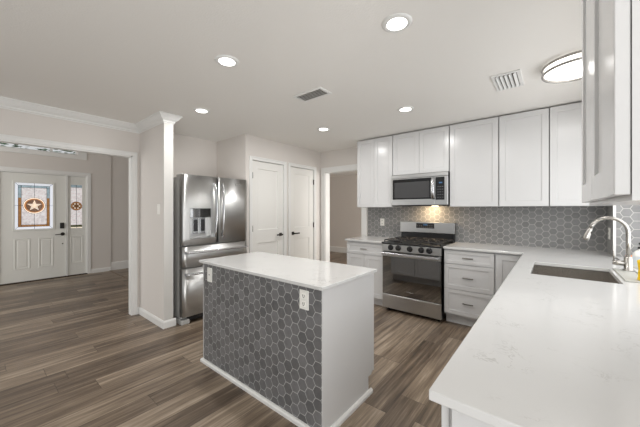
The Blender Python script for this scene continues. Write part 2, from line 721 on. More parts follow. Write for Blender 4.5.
# ------------------------------------------------------------------ structure
struct(box('floor', M['floor'], None, -8.0, 2.8, -2.6, 8.0, -0.05, 0.0), 'grey brown wood plank floor running through kitchen and entry', 'floor')
struct(box('ceiling', M['ceiling'], None, XL, 2.8, -2.6, 8.0, ZC, ZC + 0.08), 'textured off-white kitchen ceiling with round recessed lights', 'ceiling')
struct(box('ceiling_entry', M['ceiling'], None, XE - 0.15, XL - 0.09, -2.6, 5.2, ZE, ZE + 0.08), 'higher ceiling of the entry hall beyond the cased opening', 'ceiling')

# left wall with the cased opening
OPZ, OY0, OY1 = 2.035, -1.15, 1.294
bm = new_bm()
add_box(bm, XL - 0.09, XL, OY1, YP + 0.3, 0, ZE)
add_box(bm, XL - 0.09, XL, OY0, OY1, OPZ, ZE)
add_box(bm, XL - 0.09, XL, -2.6, OY0, 0, ZE)
struct(obj('wall_left', bm, M['wall']), 'greige wall with the wide cased opening to the entry', 'wall')
struct(box('wall_wing', M['wall'], None, XL, XW, YW0, YW1, 0, ZC), 'short greige wing wall beside the refrigerator', 'wall')
struct(box('trim_10', M['post'], None, XW - 0.002, XW + 0.004, YW0 - 0.001, YW1 + 0.001, 0.08, ZC - 0.09), 'white painted end of the wing wall beside the refrigerator', 'trim')
# pantry block
D1 = (2.587, 3.209)
D2 = (3.369, 3.966)
DZ = 2.075
bm = new_bm()
add_box(bm, XL, XP - 0.1, YP, YP + 0.08, 0, ZC)
for a, b in ((YP, D1[0] - 0.018), (D1[1] + 0.018, D2[0] - 0.018), (D2[1] + 0.018, YB)):
    add_box(bm, XP - 0.1, XP, a, b, 0, ZC)
for a, b in (D1, D2):
    add_box(bm, XP - 0.1, XP, a - 0.018, b + 0.018, DZ + 0.01, ZC)
add_box(bm, XP - 0.35, XP - 0.3, YP + 0.08, YB, 0, ZC)
struct(obj('wall_pantry', bm, M['wall']), 'greige wall holding the two white pantry doors', 'wall')
# stove wall with the opening into the next room
BX0, BX1, BZ = -3.302, -2.50, 2.045
bm = new_bm()
add_box(bm, XP - 0.4, BX0, YB, YB + 0.12, 0, ZC)
add_box(bm, BX0, BX1, YB, YB + 0.12, BZ, ZC)
add_box(bm, BX1, XR + 0.3, YB, YB + 0.12, 0, ZC)
struct(obj('wall_back', bm, M['wall']), 'greige wall behind the range and long cabinets', 'wall')
# sink wall with window recess
WY0, WY1, WZ0, WZ1 = 1.45, 3.72, 0.925, 2.1
bm = new_bm()
add_box(bm, XR, XR + 0.22, WY1, YB + 0.12, 0, ZC)
add_box(bm, XR, XR + 0.22, WY0, WY1, WZ1, ZC)
add_box(bm, XR, XR + 0.22, WY0, WY1, 0, WZ0 - 0.03)
add_box(bm, XR, XR + 0.22, 0.62, WY0, 0, ZC)
struct(obj('wall_right', bm, M['wall']), 'wall on the sink side with the recessed window', 'wall')
# tiling
struct(box('wall_back_tile', M['hex_x'], None, -2.395, XR - 0.008, YB - 0.008, YB, 0.914, 1.40), 'grey hexagon tile backsplash behind the range', 'backsplash')
struct(box('wall_right_tile', M['hex_y'], None, XR - 0.008, XR, WY1, YB - 0.008, 0.914, 1.40), 'narrow grey hexagon tile return in the counter corner', 'backsplash')
struct(box('window_jamb_tile', M['hex_x'], None, XR, XR + 0.2, WY1 - 0.008, WY1, WZ0, WZ1), 'grey hexagon tile on the window jamb behind the faucet', 'backsplash')
struct(box('trim_1', M['trim'], None, XR - 0.016, XR + 0.002, WY1 - 0.014, WY1 - 0.0, 0.914, WZ1), 'thin white edge strip at the corner of the tiled jamb', 'trim')
struct(box('trim_2', M['quartz'], None, XR, XR + 0.2, WY0, WY1 - 0.008, WZ0 - 0.03, WZ0), 'white quartz window ledge behind the faucet', 'sill')
# window over the sink
w = thing('window_1', 'white framed window in the recess behind the sink', 'window', (0, 0, 0), 0, kind='structure')
bm = new_bm()
for a, b, c, d in ((WY0, WY1, WZ0, WZ0 + 0.05), (WY0, WY1, WZ1 - 0.05, WZ1), (WY0, WY0 + 0.05, WZ0 + 0.05, WZ1 - 0.05), (WY1 - 0.05, WY1, WZ0 + 0.05, WZ1 - 0.05),
                   ((WY0 + WY1) / 2 - 0.025, (WY0 + WY1) / 2 + 0.025, WZ0 + 0.05, WZ1 - 0.05)):
    add_box(bm, XR + 0.2, XR + 0.24, a, b, c, d, 0.003)
obj('window_frame', bm, M['trim'], w)
box('glass_pane', M['pane'], w, XR + 0.215, XR + 0.221, WY0 + 0.04, WY1 - 0.04, WZ0 + 0.04, WZ1 - 0.04)

# entry walls
TW0, TW1, TZ0, TZ1 = -0.6, 1.37, 2.475, 2.80
ED0, ED1, SD0, SD1, EDZ = 0.295, 1.194, 1.222, 1.512, 2.035
bm = new_bm()
add_box(bm, XE - 0.14, XE, -2.6, ED0 - 0.03, 0, TZ0)
add_box(bm, XE - 0.14, XE, SD1 + 0.02, 1.945, 0, TZ0)
add_box(bm, XE - 0.14, XE, ED0 - 0.03, SD1 + 0.02, EDZ + 0.03, TZ0)
add_box(bm, XE - 0.14, XE, -2.6, TW0, TZ0, ZE)
add_box(bm, XE - 0.14, XE, TW1, 1.945, TZ0, ZE)
add_box(bm, XE - 0.14, XE, TW0, TW1, TZ1, ZE)
struct(obj('wall_entry', bm, M['wall']), 'greige front wall around the entry door', 'wall')
struct(box('wall_hall', M['wall'], None, XE - 0.14, XE - 0.02, 1.945, 5.2, 0, ZE), 'greige wall in the side hall past the entry door', 'wall')
struct(box('wall_hall_end', M['wall'], None, XE, XL - 0.12, 5.1, 5.2, 0, ZE), 'greige end wall of the side hall', 'wall')
struct(box('wall_next_room', M['wall'], None, -8.0, 1.0, 7.40, 7.52, 0, ZC), 'taupe far wall of the room through the back opening', 'wall')
bm = new_bm()
add_box(bm, XL - 0.09, XL, YP + 0.3, 5.2, 0, ZE)
add_box(bm, -6.6, -6.5, 5.2, 7.4, 0, ZE)
struct(obj('wall_next_room_side', bm, M['wall']), 'side wall of the room through the back opening', 'wall')
struct(box('ceiling_next_room', M['ceiling'], None, -6.6, XL, 5.2, 8.0, ZC, ZC + 0.08), 'ceiling over the far end of the next room', 'ceiling')
struct(box('floor_strip', M['strip'], None, XE - 0.02, XL - 0.2, 1.905, 1.945, 0.0, 0.006, 0.002), 'thin wooden transition strip across the hall floor', 'trim')

# crown moulding
CP = [(0, ZC), (0.075, ZC), (0.075, ZC - 0.012), (0.066, ZC - 0.018), (0.058, ZC - 0.03), (0.042, ZC - 0.05), (0.026, ZC - 0.062), (0.018, ZC - 0.07), (0.018, ZC - 0.082), (0.008, ZC - 0.09), (0.008, ZC - 0.098), (0, ZC - 0.098)]
struct(obj('trim_3', sweep(new_bm(), CP, [(XL, -2.6), (XL, YW0), (XW, YW0), (XW, YW1), (XW - 0.1, YW1)]), M['trim']), 'white crown moulding along the left wall and wing wall', 'moulding')


def BP(h):
    return [(0, 0), (0.014, 0), (0.014, h - 0.02), (0.009, h - 0.008), (0.005, h), (0, h)]


struct(obj('baseboard_wing', sweep(new_bm(), BP(0.088), [(XL, OY1 + 0.052), (XL, YW0), (XW, YW0), (XW, YW1 + 0.03)]), M['trim']), 'white baseboard wrapping the wing wall', 'baseboard')
struct(obj('baseboard_entry', sweep(new_bm(), BP(0.088), [(XE, SD1 + 0.08), (XE, 1.945)]), M['trim']), 'white baseboard between entry door and hall corner', 'baseboard')
struct(obj('baseboard_hall', sweep(new_bm(), BP(0.185), [(XE - 0.02, 1.946), (XE - 0.02, 5.1)]), M['trim']), 'tall white baseboard in the side hall', 'baseboard')
struct(obj('baseboard_next_room', sweep(new_bm(), BP(0.17), [(1.0, 7.40), (-6.5, 7.40)][::-1]), M['trim']), 'white baseboard on the far wall of the next room', 'baseboard')
struct(obj('baseboard_pantry', sweep(new_bm(), BP(0.088), [(XP - 0.25, YP), (XP, YP), (XP, D1[0] - 0.082)]), M['trim']), 'white baseboard at the corner beside the left pantry door', 'baseboard')

# casings
def casing_yz(bm, X0, X1, y0, y1, ztop, wd):
    """casing round an opening in an X-plane (faces between X0 and X1)"""
    add_box(bm, X0, X1, y0 - wd, y0, 0, ztop + wd, 0.003)
    add_box(bm, X0, X1, y1, y1 + wd, 0, ztop + wd, 0.003)
    add_box(bm, X0, X1, y0 - 0.001, y1 + 0.001, ztop, ztop + wd, 0.003)
    lo = X1 if X1 > X0 else X0
    add_box(bm, lo - 0.002, lo + 0.006, y0 - wd, y0 - wd + 0.018, 0, ztop + wd, 0.002)
    add_box(bm, lo - 0.002, lo + 0.006, y1 + wd - 0.018, y1 + wd, 0, ztop + wd, 0.002)
    add_box(bm, lo - 0.002, lo + 0.0055, y0 - wd + 0.018, y1 + wd - 0.018, ztop + wd - 0.018, ztop + wd - 0.0005, 0.002)
    return bm


bm = casing_yz(new_bm(), XL, XL + 0.014, OY0, OY1, OPZ, 0.052)
add_box(bm, XL - 0.095, XL + 0.004, OY1 - 0.014, OY1 + 0.001, 0, OPZ)
add_box(bm, XL - 0.095, XL + 0.004, OY0 - 0.001, OY0 + 0.014, 0, OPZ)
add_box(bm, XL - 0.095, XL + 0.004, OY0, OY1, OPZ - 0.014, OPZ + 0.001)
struct(obj('trim_4', bm, M['trim']), 'white casing round the wide opening to the entry', 'casing')
for n, (a, b), lb in (('trim_5', D1, 'white casing round the left pantry door'), ('trim_6', D2, 'white casing round the right pantry door')):
    bm = casing_yz(new_bm(), XP, XP + 0.014, a - 0.004, b + 0.004, DZ + 0.006, 0.053)
    add_box(bm, XP - 0.1, XP + 0.002, a - 0.018, a - 0.003, 0, DZ + 0.01)
    add_box(bm, XP - 0.1, XP + 0.002, b + 0.003, b + 0.018, 0, DZ + 0.01)
    add_box(bm, XP - 0.1, XP + 0.002, a - 0.018, b + 0.018, DZ + 0.004, DZ + 0.014)
    struct(obj(n, bm, M['trim']), lb, 'casing')
bm = new_bm()
for x0, x1, z0, z1 in ((BX0 - 0.082, BX0, 0, BZ + 0.09), (BX1, BX1 + 0.09, 0, BZ + 0.09), (BX0 - 0.001, BX1 + 0.001, BZ, BZ + 0.09)):
    add_box(bm, x0, x1, YB - 0.016, YB, z0, z1, 0.004)
add_box(bm, BX0 - 0.002, BX0 + 0.014, YB - 0.004, YB + 0.125, 0, BZ)
add_box(bm, BX1 - 0.014, BX1 + 0.002, YB - 0.004, YB + 0.125, 0, BZ)
add_box(bm, BX0, BX1, YB - 0.004, YB + 0.125, BZ - 0.014, BZ + 0.002)
struct(obj('trim_7', bm, M['trim']), 'white casing round the opening beside the range wall cabinets', 'casing')

# entry door set
bm = new_bm()
for a, b, c, d in ((ED0 - 0.09, ED0 - 0.025, 0, EDZ + 0.025), (SD1 + 0.012, SD1 + 0.077, 0, EDZ + 0.025), (ED0 - 0.09, SD1 + 0.077, EDZ + 0.025, EDZ + 0.09)):
    add_box(bm, XE, XE + 0.016, a, b, c, d, 0.004)
for a, b, c, d in ((ED0 - 0.027, ED0 - 0.004, 0, EDZ + 0.004), (ED1 + 0.004, SD0 - 0.003, 0, EDZ + 0.004), (SD1, SD1 + 0.016, 0, EDZ + 0.004), (ED0 - 0.027, SD1 + 0.016, EDZ + 0.004, EDZ + 0.03)):
    add_box(bm, XE - 0.13, XE + 0.004, a, b, c, d)
struct(obj('trim_8', bm, M['trim']), 'white casing round the entry door and sidelight', 'casing')
struct(box('trim_9', M['threshold'], None, XE - 0.12, XE + 0.03, ED0 - 0.03, SD1 + 0.016, 0, 0.018, 0.004), 'dark bronze threshold under the entry door', 'threshold')


def leaded(parent, x0, x1, z0, z1, y, full):
    """leaded glass light; the whole design lies in one part, its pieces as coloured faces"""
    cols = ['g_clear', 'g_border', 'g_blue', 'g_amber', 'g_brown', 'g_cream', 'g_green']
    bm = new_bm()
    cx, cz = (x0 + x1) / 2, z0 + (z1 - z0) * 0.51
    bd = 0.045 if full else 0.0
    layers = [0]

    def quad(a, b, c, d, mi, dy=0.0):
        add_prism(bm, [(a, c), (b, c), (b, d), (a, d)], y - dy, y + 0.004 - dy, mi)
    # mitred border
    if full:
        o = [(x0, z0), (x1, z0), (x1, z1), (x0, z1)]
        i = [(x0 + bd, z0 + bd), (x1 - bd, z0 + bd), (x1 - bd, z1 - bd), (x0 + bd, z1 - bd)]
        for k in range(4):
            add_prism(bm, [o[k], o[(k + 1) % 4], i[(k + 1) % 4], i[k]], y, y + 0.004, 1)
        sw = 0.04
        hz = z0 + (z1 - z0) * 0.68
        quad(x0 + bd, x0 + bd + sw, z0 + bd, hz, 3)
        quad(x1 - bd - sw, x1 - bd, z0 + bd, hz, 3)
        quad(x0 + bd, x0 + bd + sw, hz, z1 - bd, 2)
        quad(x1 - bd - sw, x1 - bd, hz, z1 - bd, 2)
        quad(x0 + bd + sw, x1 - bd - sw, z1 - bd - 0.04, z1 - bd, 2)
        quad(x0 + bd + sw, x1 - bd - sw, z0 + bd, z0 + bd + 0.035, 3)
        quad(x0 + bd + sw, x1 - bd - sw, z0 + bd + 0.035, z1 - bd - 0.04, 0)
        rx, rz, st = 0.150, 0.152, 0.105
    else:
        quad(x0, x1, z0 + 0.06, z1 - 0.05, 0)
        quad(x0, x1, z1 - 0.05, z1, 2)
        quad(x0, x1, z0, z0 + 0.02, 5)
        quad(x0, x1, z0 + 0.02, z0 + 0.06, 6)
        rx, rz, st = 0.088, 0.088, 0.0
    # medallion
    def ell(a, b, mi, dy):
        add_prism(bm, [(cx + a * math.cos(2 * PI * k / 40), cz + b * math.sin(2 * PI * k / 40)) for k in range(40)], y - dy, y + 0.002 - dy, mi)

    def ring(a, b, a2, b2, mi, dy):
        for k in range(40):
            t0, t1 = 2 * PI * k / 40, 2 * PI * (k + 1) / 40
            add_prism(bm, [(cx + a * math.cos(t0), cz + b * math.sin(t0)), (cx + a * math.cos(t1), cz + b * math.sin(t1)),
                           (cx + a2 * math.cos(t1), cz + b2 * math.sin(t1)), (cx + a2 * math.cos(t0), cz + b2 * math.sin(t0))], y - dy, y + 0.001 - dy, mi)
    ell(rx, rz, 5 if full else 3, 0.003)
    ell(rx * 0.9, rz * 0.88, 3, 0.006)
    ell(rx * 0.72, rz * 0.72, 4, 0.009)
    if st:
        pts = []
        for k in range(10):
            r = st if k % 2 == 0 else st * 0.42
            a = PI / 2 + k * PI / 5
            pts.append((cx + r * math.cos(a) * 1.0, cz + r * math.sin(a)))
        for k in range(10):
            add_prism(bm, [(cx, cz), pts[k], pts[(k + 1) % 10]], y - 0.012, y - 0.010, 5)
    else:
        for k in range(6):
            a = k * PI / 3
            add_prism(bm, [(cx + 0.05 * math.cos(a) + 0.016 * math.cos(b * PI / 3), cz + 0.05 * math.sin(a) + 0.016 * math.sin(b * PI / 3)) for b in range(6)], y - 0.012, y - 0.010, 5)
    g = obj('leaded_glass', bm, [M[c] for c in cols], parent)
    # lead came
    bm = new_bm()
    w = 0.003

    def line(a, b):
        add_tube(bm, [(a[0], y - 0.004, a[1]), (b[0], y - 0.004, b[1])], w, 6)
    if full:
        for k in range(4):
            line(o[k], i[k])
            line(i[k], i[(k + 1) % 4])
        line((x0 + bd + sw, z0 + bd), (x0 + bd + sw, z1 - bd))
        line((x1 - bd - sw, z0 + bd), (x1 - bd - sw, z1 - bd))
        line((x0 + bd, z1 - bd - 0.04), (x1 - bd, z1 - bd - 0.04))
        line((x0 + bd, z0 + bd + 0.035), (x1 - bd, z0 + bd + 0.035))
        line((cx, z0), (cx, cz - rz))
        line((cx, cz + rz), (cx, z1))
        line((x0, cz), (cx - rx, cz))
        line((cx + rx, cz), (x1, cz))
    else:
        line((cx, z0), (cx, cz - rz))
        line((cx, cz + rz), (cx, z1))
        for zz in (z0 + 0.06, z0 + 0.02, z1 - 0.05, z1 - 0.02):
            line((x0, zz), (x1, zz))
    for f1, dy in ((1.0, 0.004), (0.72, 0.010)):
        add_tube(bm, [(cx + rx * f1 * math.cos(2 * PI * k / 40), y - dy, cz + rz * f1 * math.sin(2 * PI * k / 40)) for k in range(41)], w, 6, cap=False)
    c = obj('lead_came', bm, M['came'], g)
    return g


d = thing('door_1', 'white entry door with star leaded glass and black keypad lock', 'door', (XE - 0.02, ED0, 0.012), FACE_PX, kind='structure')
DW, DH = ED1 - ED0, EDZ - 0.012
GX0, GX1, GZ0, GZ1 = 0.178, 0.712, 0.965, 1.85
bm = new_bm()
for a, b, c, e in ((0, DW, 0, GZ0), (0, DW, GZ1, DH), (0, GX0, GZ0, GZ1), (GX1, DW, GZ0, GZ1)):
    add_box(bm, a, b, 0, 0.045, c, e)
add_raised(bm, 0.178, 0.39, 0.235, 0.80, 0.0)
add_raised(bm, 0.50, 0.712, 0.235, 0.80, 0.0)
obj('door_slab', bm, M['entry_door'], d)
bm = new_bm()
for a, b, c, e in ((GX0 - 0.02, GX1 + 0.02, GZ0 - 0.02, GZ0 + 0.012), (GX0 - 0.02, GX1 + 0.02, GZ1 - 0.012, GZ1 + 0.02), (GX0 - 0.02, GX0 + 0.012, GZ0, GZ1), (GX1 - 0.012, GX1 + 0.02, GZ0, GZ1)):
    add_box(bm, a, b, -0.012, 0.001, c, e, 0.004)
obj('glass_frame', bm, M['entry_door'], d)
leaded(d, GX0 + 0.01, GX1 - 0.01, GZ0 + 0.01, GZ1 - 0.01, 0.012, True)
k = box('keypad_lock', M['black_plastic'], d, 0.805, 0.87, -0.024, 0, 0.965, 1.08, 0.006, 2)
bm = new_bm()
for i in range(3):
    for j in range(3):
        add_box(bm, 0.814 + i * 0.017, 0.826 + i * 0.017, -0.026, -0.023, 0.985 + j * 0.018, 0.998 + j * 0.018)
obj('keypad_button', bm, M['dark_slot'], k)
hb = new_bm()
add_lathe(hb, [(0.033, 0), (0.033, -0.008), (0.014, -0.012), (0.012, -0.05), (0.014, -0.058)], 0.845, 0, 0.853, 20, 'Y')
add_tube(hb, [(0.845, -0.05, 0.853), (0.80, -0.052, 0.851), (0.73, -0.052, 0.845)], [0.012, 0.009, 0.007], 10)
obj('door_handle', hb, M['bronze'], d)
obj('deadbolt_cap', add_lathe(new_bm(), [(0.011, 0), (0.011, -0.006), (0.006, -0.008)], 0.845, 0, 0.66, 14, 'Y'), M['bronze'], d)
for z in (0.22, 1.0, 1.8):
    obj('hinge', add_lathe(new_bm(), [(0.007, 0), (0.007, 0.1)], 0.001, -0.006, z, 10), M['hinge'], d)

d = thing('window_2', 'narrow white sidelight with leaded glass beside the entry door', 'window', (XE - 0.02, SD0, 0.012), FACE_PX, kind='structure')
SW = SD1 - SD0
bm = new_bm()
for a, b, c, e in ((0, SW, 0, 0.965), (0, SW, 1.85, DH), (0, 0.045, 0.965, 1.85), (SW - 0.065, SW, 0.965, 1.85)):
    add_box(bm, a, b, 0, 0.045, c, e)
add_raised(bm, 0.035, SW - 0.05, 0.24, 0.80, 0)
obj('sidelight_panel', bm, M['entry_door'], d)
leaded(d, 0.043, SW - 0.063, 0.965, 1.85, 0.014, False)

w = thing('window_3', 'long horizontal transom window above the entry door', 'window', (0, 0, 0), 0, kind='structure')
bm = new_bm()
for a, b, c, e in ((TW0 - 0.15, TW1 + 0.15, TZ0 - 0.08, TZ0), (TW0 - 0.15, TW1 + 0.15, TZ1, TZ1 + 0.08), (TW1, TW1 + 0.15, TZ0 - 0.001, TZ1 + 0.001), (TW0 - 0.15, TW0, TZ0 - 0.001, TZ1 + 0.001)):
    add_box(bm, XE, XE + 0.02, a, b, c, e, 0.004)
obj('window_casing', bm, M['trim'], w)
bm = new_bm()
for a, b, c, e in ((TW0, TW1, TZ0, TZ0 + 0.02), (TW0, TW1, TZ1 - 0.02, TZ1), (TW1 - 0.02, TW1, TZ0 + 0.02, TZ1 - 0.02), (TW0, TW0 + 0.02, TZ0 + 0.02, TZ1 - 0.02), (0.965, 1.0, TZ0 + 0.02, TZ1 - 0.02)):
    add_box(bm, XE - 0.11, XE - 0.05, a, b, c, e)
obj('window_frame', bm, M['trim'], w)
box('glass_pane', M['pane'], w, XE - 0.085, XE - 0.08, TW0 + 0.01, TW1 - 0.01, TZ0 + 0.01, TZ1 - 0.01)

# pantry doors
def pantry_door(name, y0, y1, label, hinge_left):
    d = thing(name, label, 'door', (XP - 0.012, y0, 0.01), FACE_PX, kind='structure')
    w = y1 - y0
    obj('door_slab', add_shaker(new_bm(), 0, w, 0, DZ - 0.012, 0, 0.036, 0.11, 0.012, 0.004, mids=((0.84, 1.04),)), M['door'], d)
    hx = w - 0.058 if hinge_left else 0.066
    s = -1 if hinge_left else 1
    bm = new_bm()
    add_box(bm, hx - 0.027, hx + 0.027, -0.009, 0.0, 0.915, 0.969, 0.002)
    add_lathe(bm, [(0.012, 0), (0.011, -0.045), (0.012, -0.056)], hx, 0, 0.942, 16, 'Y')
    add_box(bm, min(hx - s * 0.01, hx + s * 0.115), max(hx - s * 0.01, hx + s * 0.115), -0.058, -0.046, 0.931, 0.953, 0.003, 2)
    obj('door_handle', bm, M['bronze'], d)
    ex = 0.003 if hinge_left else w - 0.003
    for z in (0.2, 1.02, 1.80):
        obj('hinge', add_lathe(new_bm(), [(0.0085, 0), (0.0085, 0.09)], ex, -0.012, z, 10), M['hinge'], d)


pantry_door('door_2', D1[0], D1[1], 'white two-panel pantry door nearest the refrigerator', True)
pantry_door('door_3', D2[0], D2[1], 'white two-panel pantry door nearest the back opening', False)

# ------------------------------------------------------------------ cabinets
CT, ST = 0.914, 0.025          # counter top and slab thickness


def pull(bm, x, z, half=0.055):
    pts = []
    for k in range(9):
        u = -1 + 2 * k / 8
        pts.append((x + u * half, -0.019 - 0.027 + 0.006 * u * u, z))
    add_tube(bm, pts, [0.0062 + 0.0018 * (1 - abs(-1 + 2 * k / 8)) for k in range(9)], 8)
    for s in (-0.75, 0.75):
        add_tube(bm, [(x + s * half, -0.017, z), (x + s * half, -0.044, z)], 0.004, 8)
    return bm


def base_cabinet(label, loc, rz, w, fronts, depth=0.58, hollow=False, group='white base cabinets'):
    """front of the box at local y=0; doors and drawers stand 19 mm proud of it"""
    c = thing('base_cabinet', label, 'cabinet', loc, rz, group)
    bm = new_bm()
    zt = CT - ST - 0.001
    if hollow:      # open-topped box for the basin
        add_box(bm, 0, w, 0, 0.018, 0.115, zt)
        add_box(bm, 0, 0.018, 0.018, depth, 0.115, zt)
        add_box(bm, w - 0.018, w, 0.018, depth, 0.115, zt)
        add_box(bm, 0.018, w - 0.018, 0.018, depth, 0.115, 0.133)
    else:
        add_box(bm, 0, w, 0, depth, 0.115, zt)
    add_box(bm, 0, w, 0.075, depth, 0.0, 0.115)
    obj('carcass', bm, M['cab'], c)
    for kind, x0, x1, z0, z1 in fronts:
        r = 0.045 if kind == 'drawer' else 0.057
        if kind == 'drawer' and z1 - z0 < 0.18:
            r = 0.036
        f = obj(kind, add_shaker(new_bm(), x0, x1, z0, z1, -0.02, 0.019, r), M['cab'], c)
        if kind == 'drawer':
            obj('handle', pull(new_bm(), (x0 + x1) / 2, (z0 + z1) / 2), M['pull'], f)
    return c


YF = 3.574     # box front of the stove-wall base run
base_cabinet('white base cabinet between the back opening and the range', (-2.395, YF, 0), FACE_NY, 0.605,
             [('drawer', 0.003, 0.602, 0.712, 0.866), ('door', 0.003, 0.301, 0.118, 0.706), ('door', 0.304, 0.602, 0.118, 0.706)])
base_cabinet('white three-drawer base cabinet right beside the range', (-1.005, YF, 0), FACE_NY, 0.516,
             [('drawer', 0.003, 0.513, 0.722, 0.872), ('drawer', 0.003, 0.513, 0.428, 0.716), ('drawer', 0.003, 0.513, 0.135, 0.422)])
base_cabinet('white corner base cabinet with one door tucked under the counter bend', (-0.487, YF, 0), FACE_NY, 0.29,
             [('door', 0.012, 0.288, 0.118, 0.872)])
# sink-wall run, fronts look towards the island (-X); local x runs towards -Y
XF = -0.198
base_cabinet('white sink base cabinet below the steel sink', (XF, 3.10, 0), FACE_NX, 0.86,
             [('door', 0.003, 0.428, 0.118, 0.866), ('door', 0.431, 0.857, 0.118, 0.866)], 0.6, True)
base_cabinet('white base cabinet midway along the long peninsula counter', (XF, 2.235, 0), FACE_NX, 0.76,
             [('drawer', 0.003, 0.757, 0.712, 0.866), ('door', 0.003, 0.378, 0.118, 0.706), ('door', 0.381, 0.757, 0.118, 0.706)], 0.6)
c = base_cabinet('white base cabinet at the near end of the peninsula counter', (XF, 1.47, 0), FACE_NX, 0.722,
                 [('drawer', 0.003, 0.722, 0.712, 0.866), ('door', 0.003, 0.361, 0.118, 0.706), ('door', 0.364, 0.722, 0.118, 0.706)], 0.6)
# decorative end panel on the near end (local +x side)
ep = new_bm()
add_shaker(ep, 0.008, 0.60, 0.0, 0.885, 0, 0.016, 0.05)
bmesh.ops.rotate(ep, verts=ep.verts, cent=(0, 0, 0), matrix=Matrix.Rotation(PI / 2, 3, 'Z'))
bmesh.ops.translate(ep, verts=ep.verts, vec=(0.722 + 0.0165, 0, 0))
obj('end_panel', ep, M['cab'], c)


def wall_cabinet(label, loc, rz, w, z0, z1, doors, depth=0.33, rail=0.057, dz=0.004):
    c = thing('wall_cabinet', label, 'cabinet', loc, rz, 'white wall cabinets')
    box('carcass', M['cab'], c, 0.0008, w - 0.0008, 0, depth, z0, z1)
    for x0, x1 in doors:
        obj('door', add_shaker(new_bm(), x0, x1, z0 + dz, z1 - 0.006, -0.02, 0.019, rail), M['cab'], c)
    return c


YU = 3.846
UZ0, UZ1 = 1.387, 2.424
DEP = YB - YU
wall_cabinet('white two-door wall cabinet beside the back opening', (-2.383, YU, 0), FACE_NY, 0.595, UZ0, UZ1, [(0.003, 0.296), (0.299, 0.591)], DEP)
wall_cabinet('short white two-door wall cabinet above the microwave', (-1.785, YU, 0), FACE_NY, 0.766, 1.838, UZ1, [(0.006, 0.381), (0.385, 0.760)], DEP)
wall_cabinet('wide white wall cabinet right beside the microwave', (-1.015, YU, 0), FACE_NY, 0.53, UZ0, UZ1, [(0.004, 0.525)], DEP)
wall_cabinet('white wall cabinet second from the microwave over the tiled counter', (-0.482, YU, 0), FACE_NY, 0.45, UZ0, UZ1, [(0.004, 0.446)], DEP)
wall_cabinet('white wall cabinet in the corner above the sink end of the backsplash', (-0.029, YU, 0), FACE_NY, 0.465, UZ0, UZ1, [(0.003, 0.462)], DEP)
XU = 0.098
wall_cabinet('glossy white cabinet close to camera on the sink wall', (XU, 1.37, 0), FACE_NX, 0.70, 1.363, UZ1, [(0.003, 0.349), (0.352, 0.697)], XR - XU, dz=0.010)

# ------------------------------------------------------------------ worktops
def slab(name, outline, z0, z1, label, hole=None, bev=0.003):
    bm = new_bm()
    def face_loop(pts, z):
        return [bm.verts.new((x, y, z)) for x, y in pts]
    if hole is None:
        lo, hi = face_loop(outline, z0), face_loop(outline, z1)
        bm.faces.new(list(reversed(lo)))
        bm.faces.new(hi)
        n = len(outline)
        for i in range(n):
            bm.faces.new((lo[i], lo[(i + 1) % n], hi[(i + 1) % n], hi[i]))
    else:
        # L-shaped run cut into rectangles round the sink cut-out, then welded
        for (a, b, c2, d2) in hole:
            add_box(bm, a, b, c2, d2, z0, z1)
        bmesh.ops.remove_doubles(bm, verts=bm.verts, dist=1e-5)
        seen = {}
        for f in list(bm.faces):
            seen.setdefault(tuple(sorted(v.index for v in f.verts)), []).append(f)
        bm.verts.index_update()
        seen = {}
        for f in list(bm.faces):
            seen.setdefault(tuple(sorted(v.index for v in f.verts)), []).append(f)
        dead = [f for g in seen.values() if len(g) > 1 for f in g]
        bmesh.ops.delete(bm, geom=dead, context='FACES')
    bmesh.ops.recalc_face_normals(bm, faces=bm.faces)
    es = [e for e in bm.edges if len(e.link_faces) == 2 and e.calc_face_angle(0) > 0.5]
    if bev:
        bmesh.ops.bevel(bm, geom=es, offset=bev, segments=2, affect='EDGES', profile=0.5)
    return tag(obj(name, bm, M['quartz']), label, 'countertop', 'white quartz worktops')


YC = 3.534
slab('worktop', [(-2.418, YC), (-1.792, YC), (-1.792, YB - 0.008), (-2.418, YB - 0.008)], CT - ST, CT, 'short white quartz worktop between back opening and range')
SX0, SX1, SY0, SY1 = -0.12, 0.318, 2.41, 2.98
xs = [-1.010, -0.233, SX0, SX1, XR - 0.009]
ys = [0.697, SY0, SY1, YC, YB - 0.009]
rects = []
for i in range(4):
    for j in range(4):
        if i == 0 and j != 3:
            continue
        if i == 2 and j == 1:
            continue
        rects.append((xs[i], xs[i + 1], ys[j], ys[j + 1]))
slab('worktop', None, CT - ST, CT, 'L-shaped white quartz worktop wrapping the corner to the sink', rects)
IX0, IX1, IY0, IY1, IZ = -2.425, -1.022, 1.265, 1.925, 0.905
slab('worktop', [(IX0, IY0), (IX1, IY0), (IX1, IY1), (IX0, IY1)], IZ - 0.022, IZ, 'white quartz worktop on top of the kitchen island')

# ------------------------------------------------------------------ island
isl = thing('kitchen_island', 'kitchen island with charcoal hexagon tile front and white end panels', 'kitchen island', (0, 0, 0))
bx0, bx1, by0, by1 = -2.405, -1.052, 1.302, 1.89
bz = IZ - 0.023
bm = new_bm()
add_box(bm, bx0, bx1, by0 + 0.012, by1, 0.12, bz)
add_box(bm, bx0, bx1, by0 + 0.012, by1 - 0.07, 0, 0.12)
obj('carcass', bm, M['cab'], isl)
box('tile_panel', M['hex_island'], isl, bx0, bx1 - 0.001, by0, by0 + 0.012, 0.0, bz)
for xa, xb in ((bx1 - 0.0005, bx1 + 0.006), (bx0 - 0.006, bx0 + 0.0005)):
    bm = new_bm()
    add_box(bm, xa, xb, by0 - 0.002, by0 + 0.03, 0, bz)
    add_box(bm, xa, xb, by0 + 0.03, by1 - 0.055, 0, bz)
    add_box(bm, xa, xb, by1 - 0.055, by1 + 0.028, 0.145, bz)
    obj('end_panel', bm, M['cab'], isl)
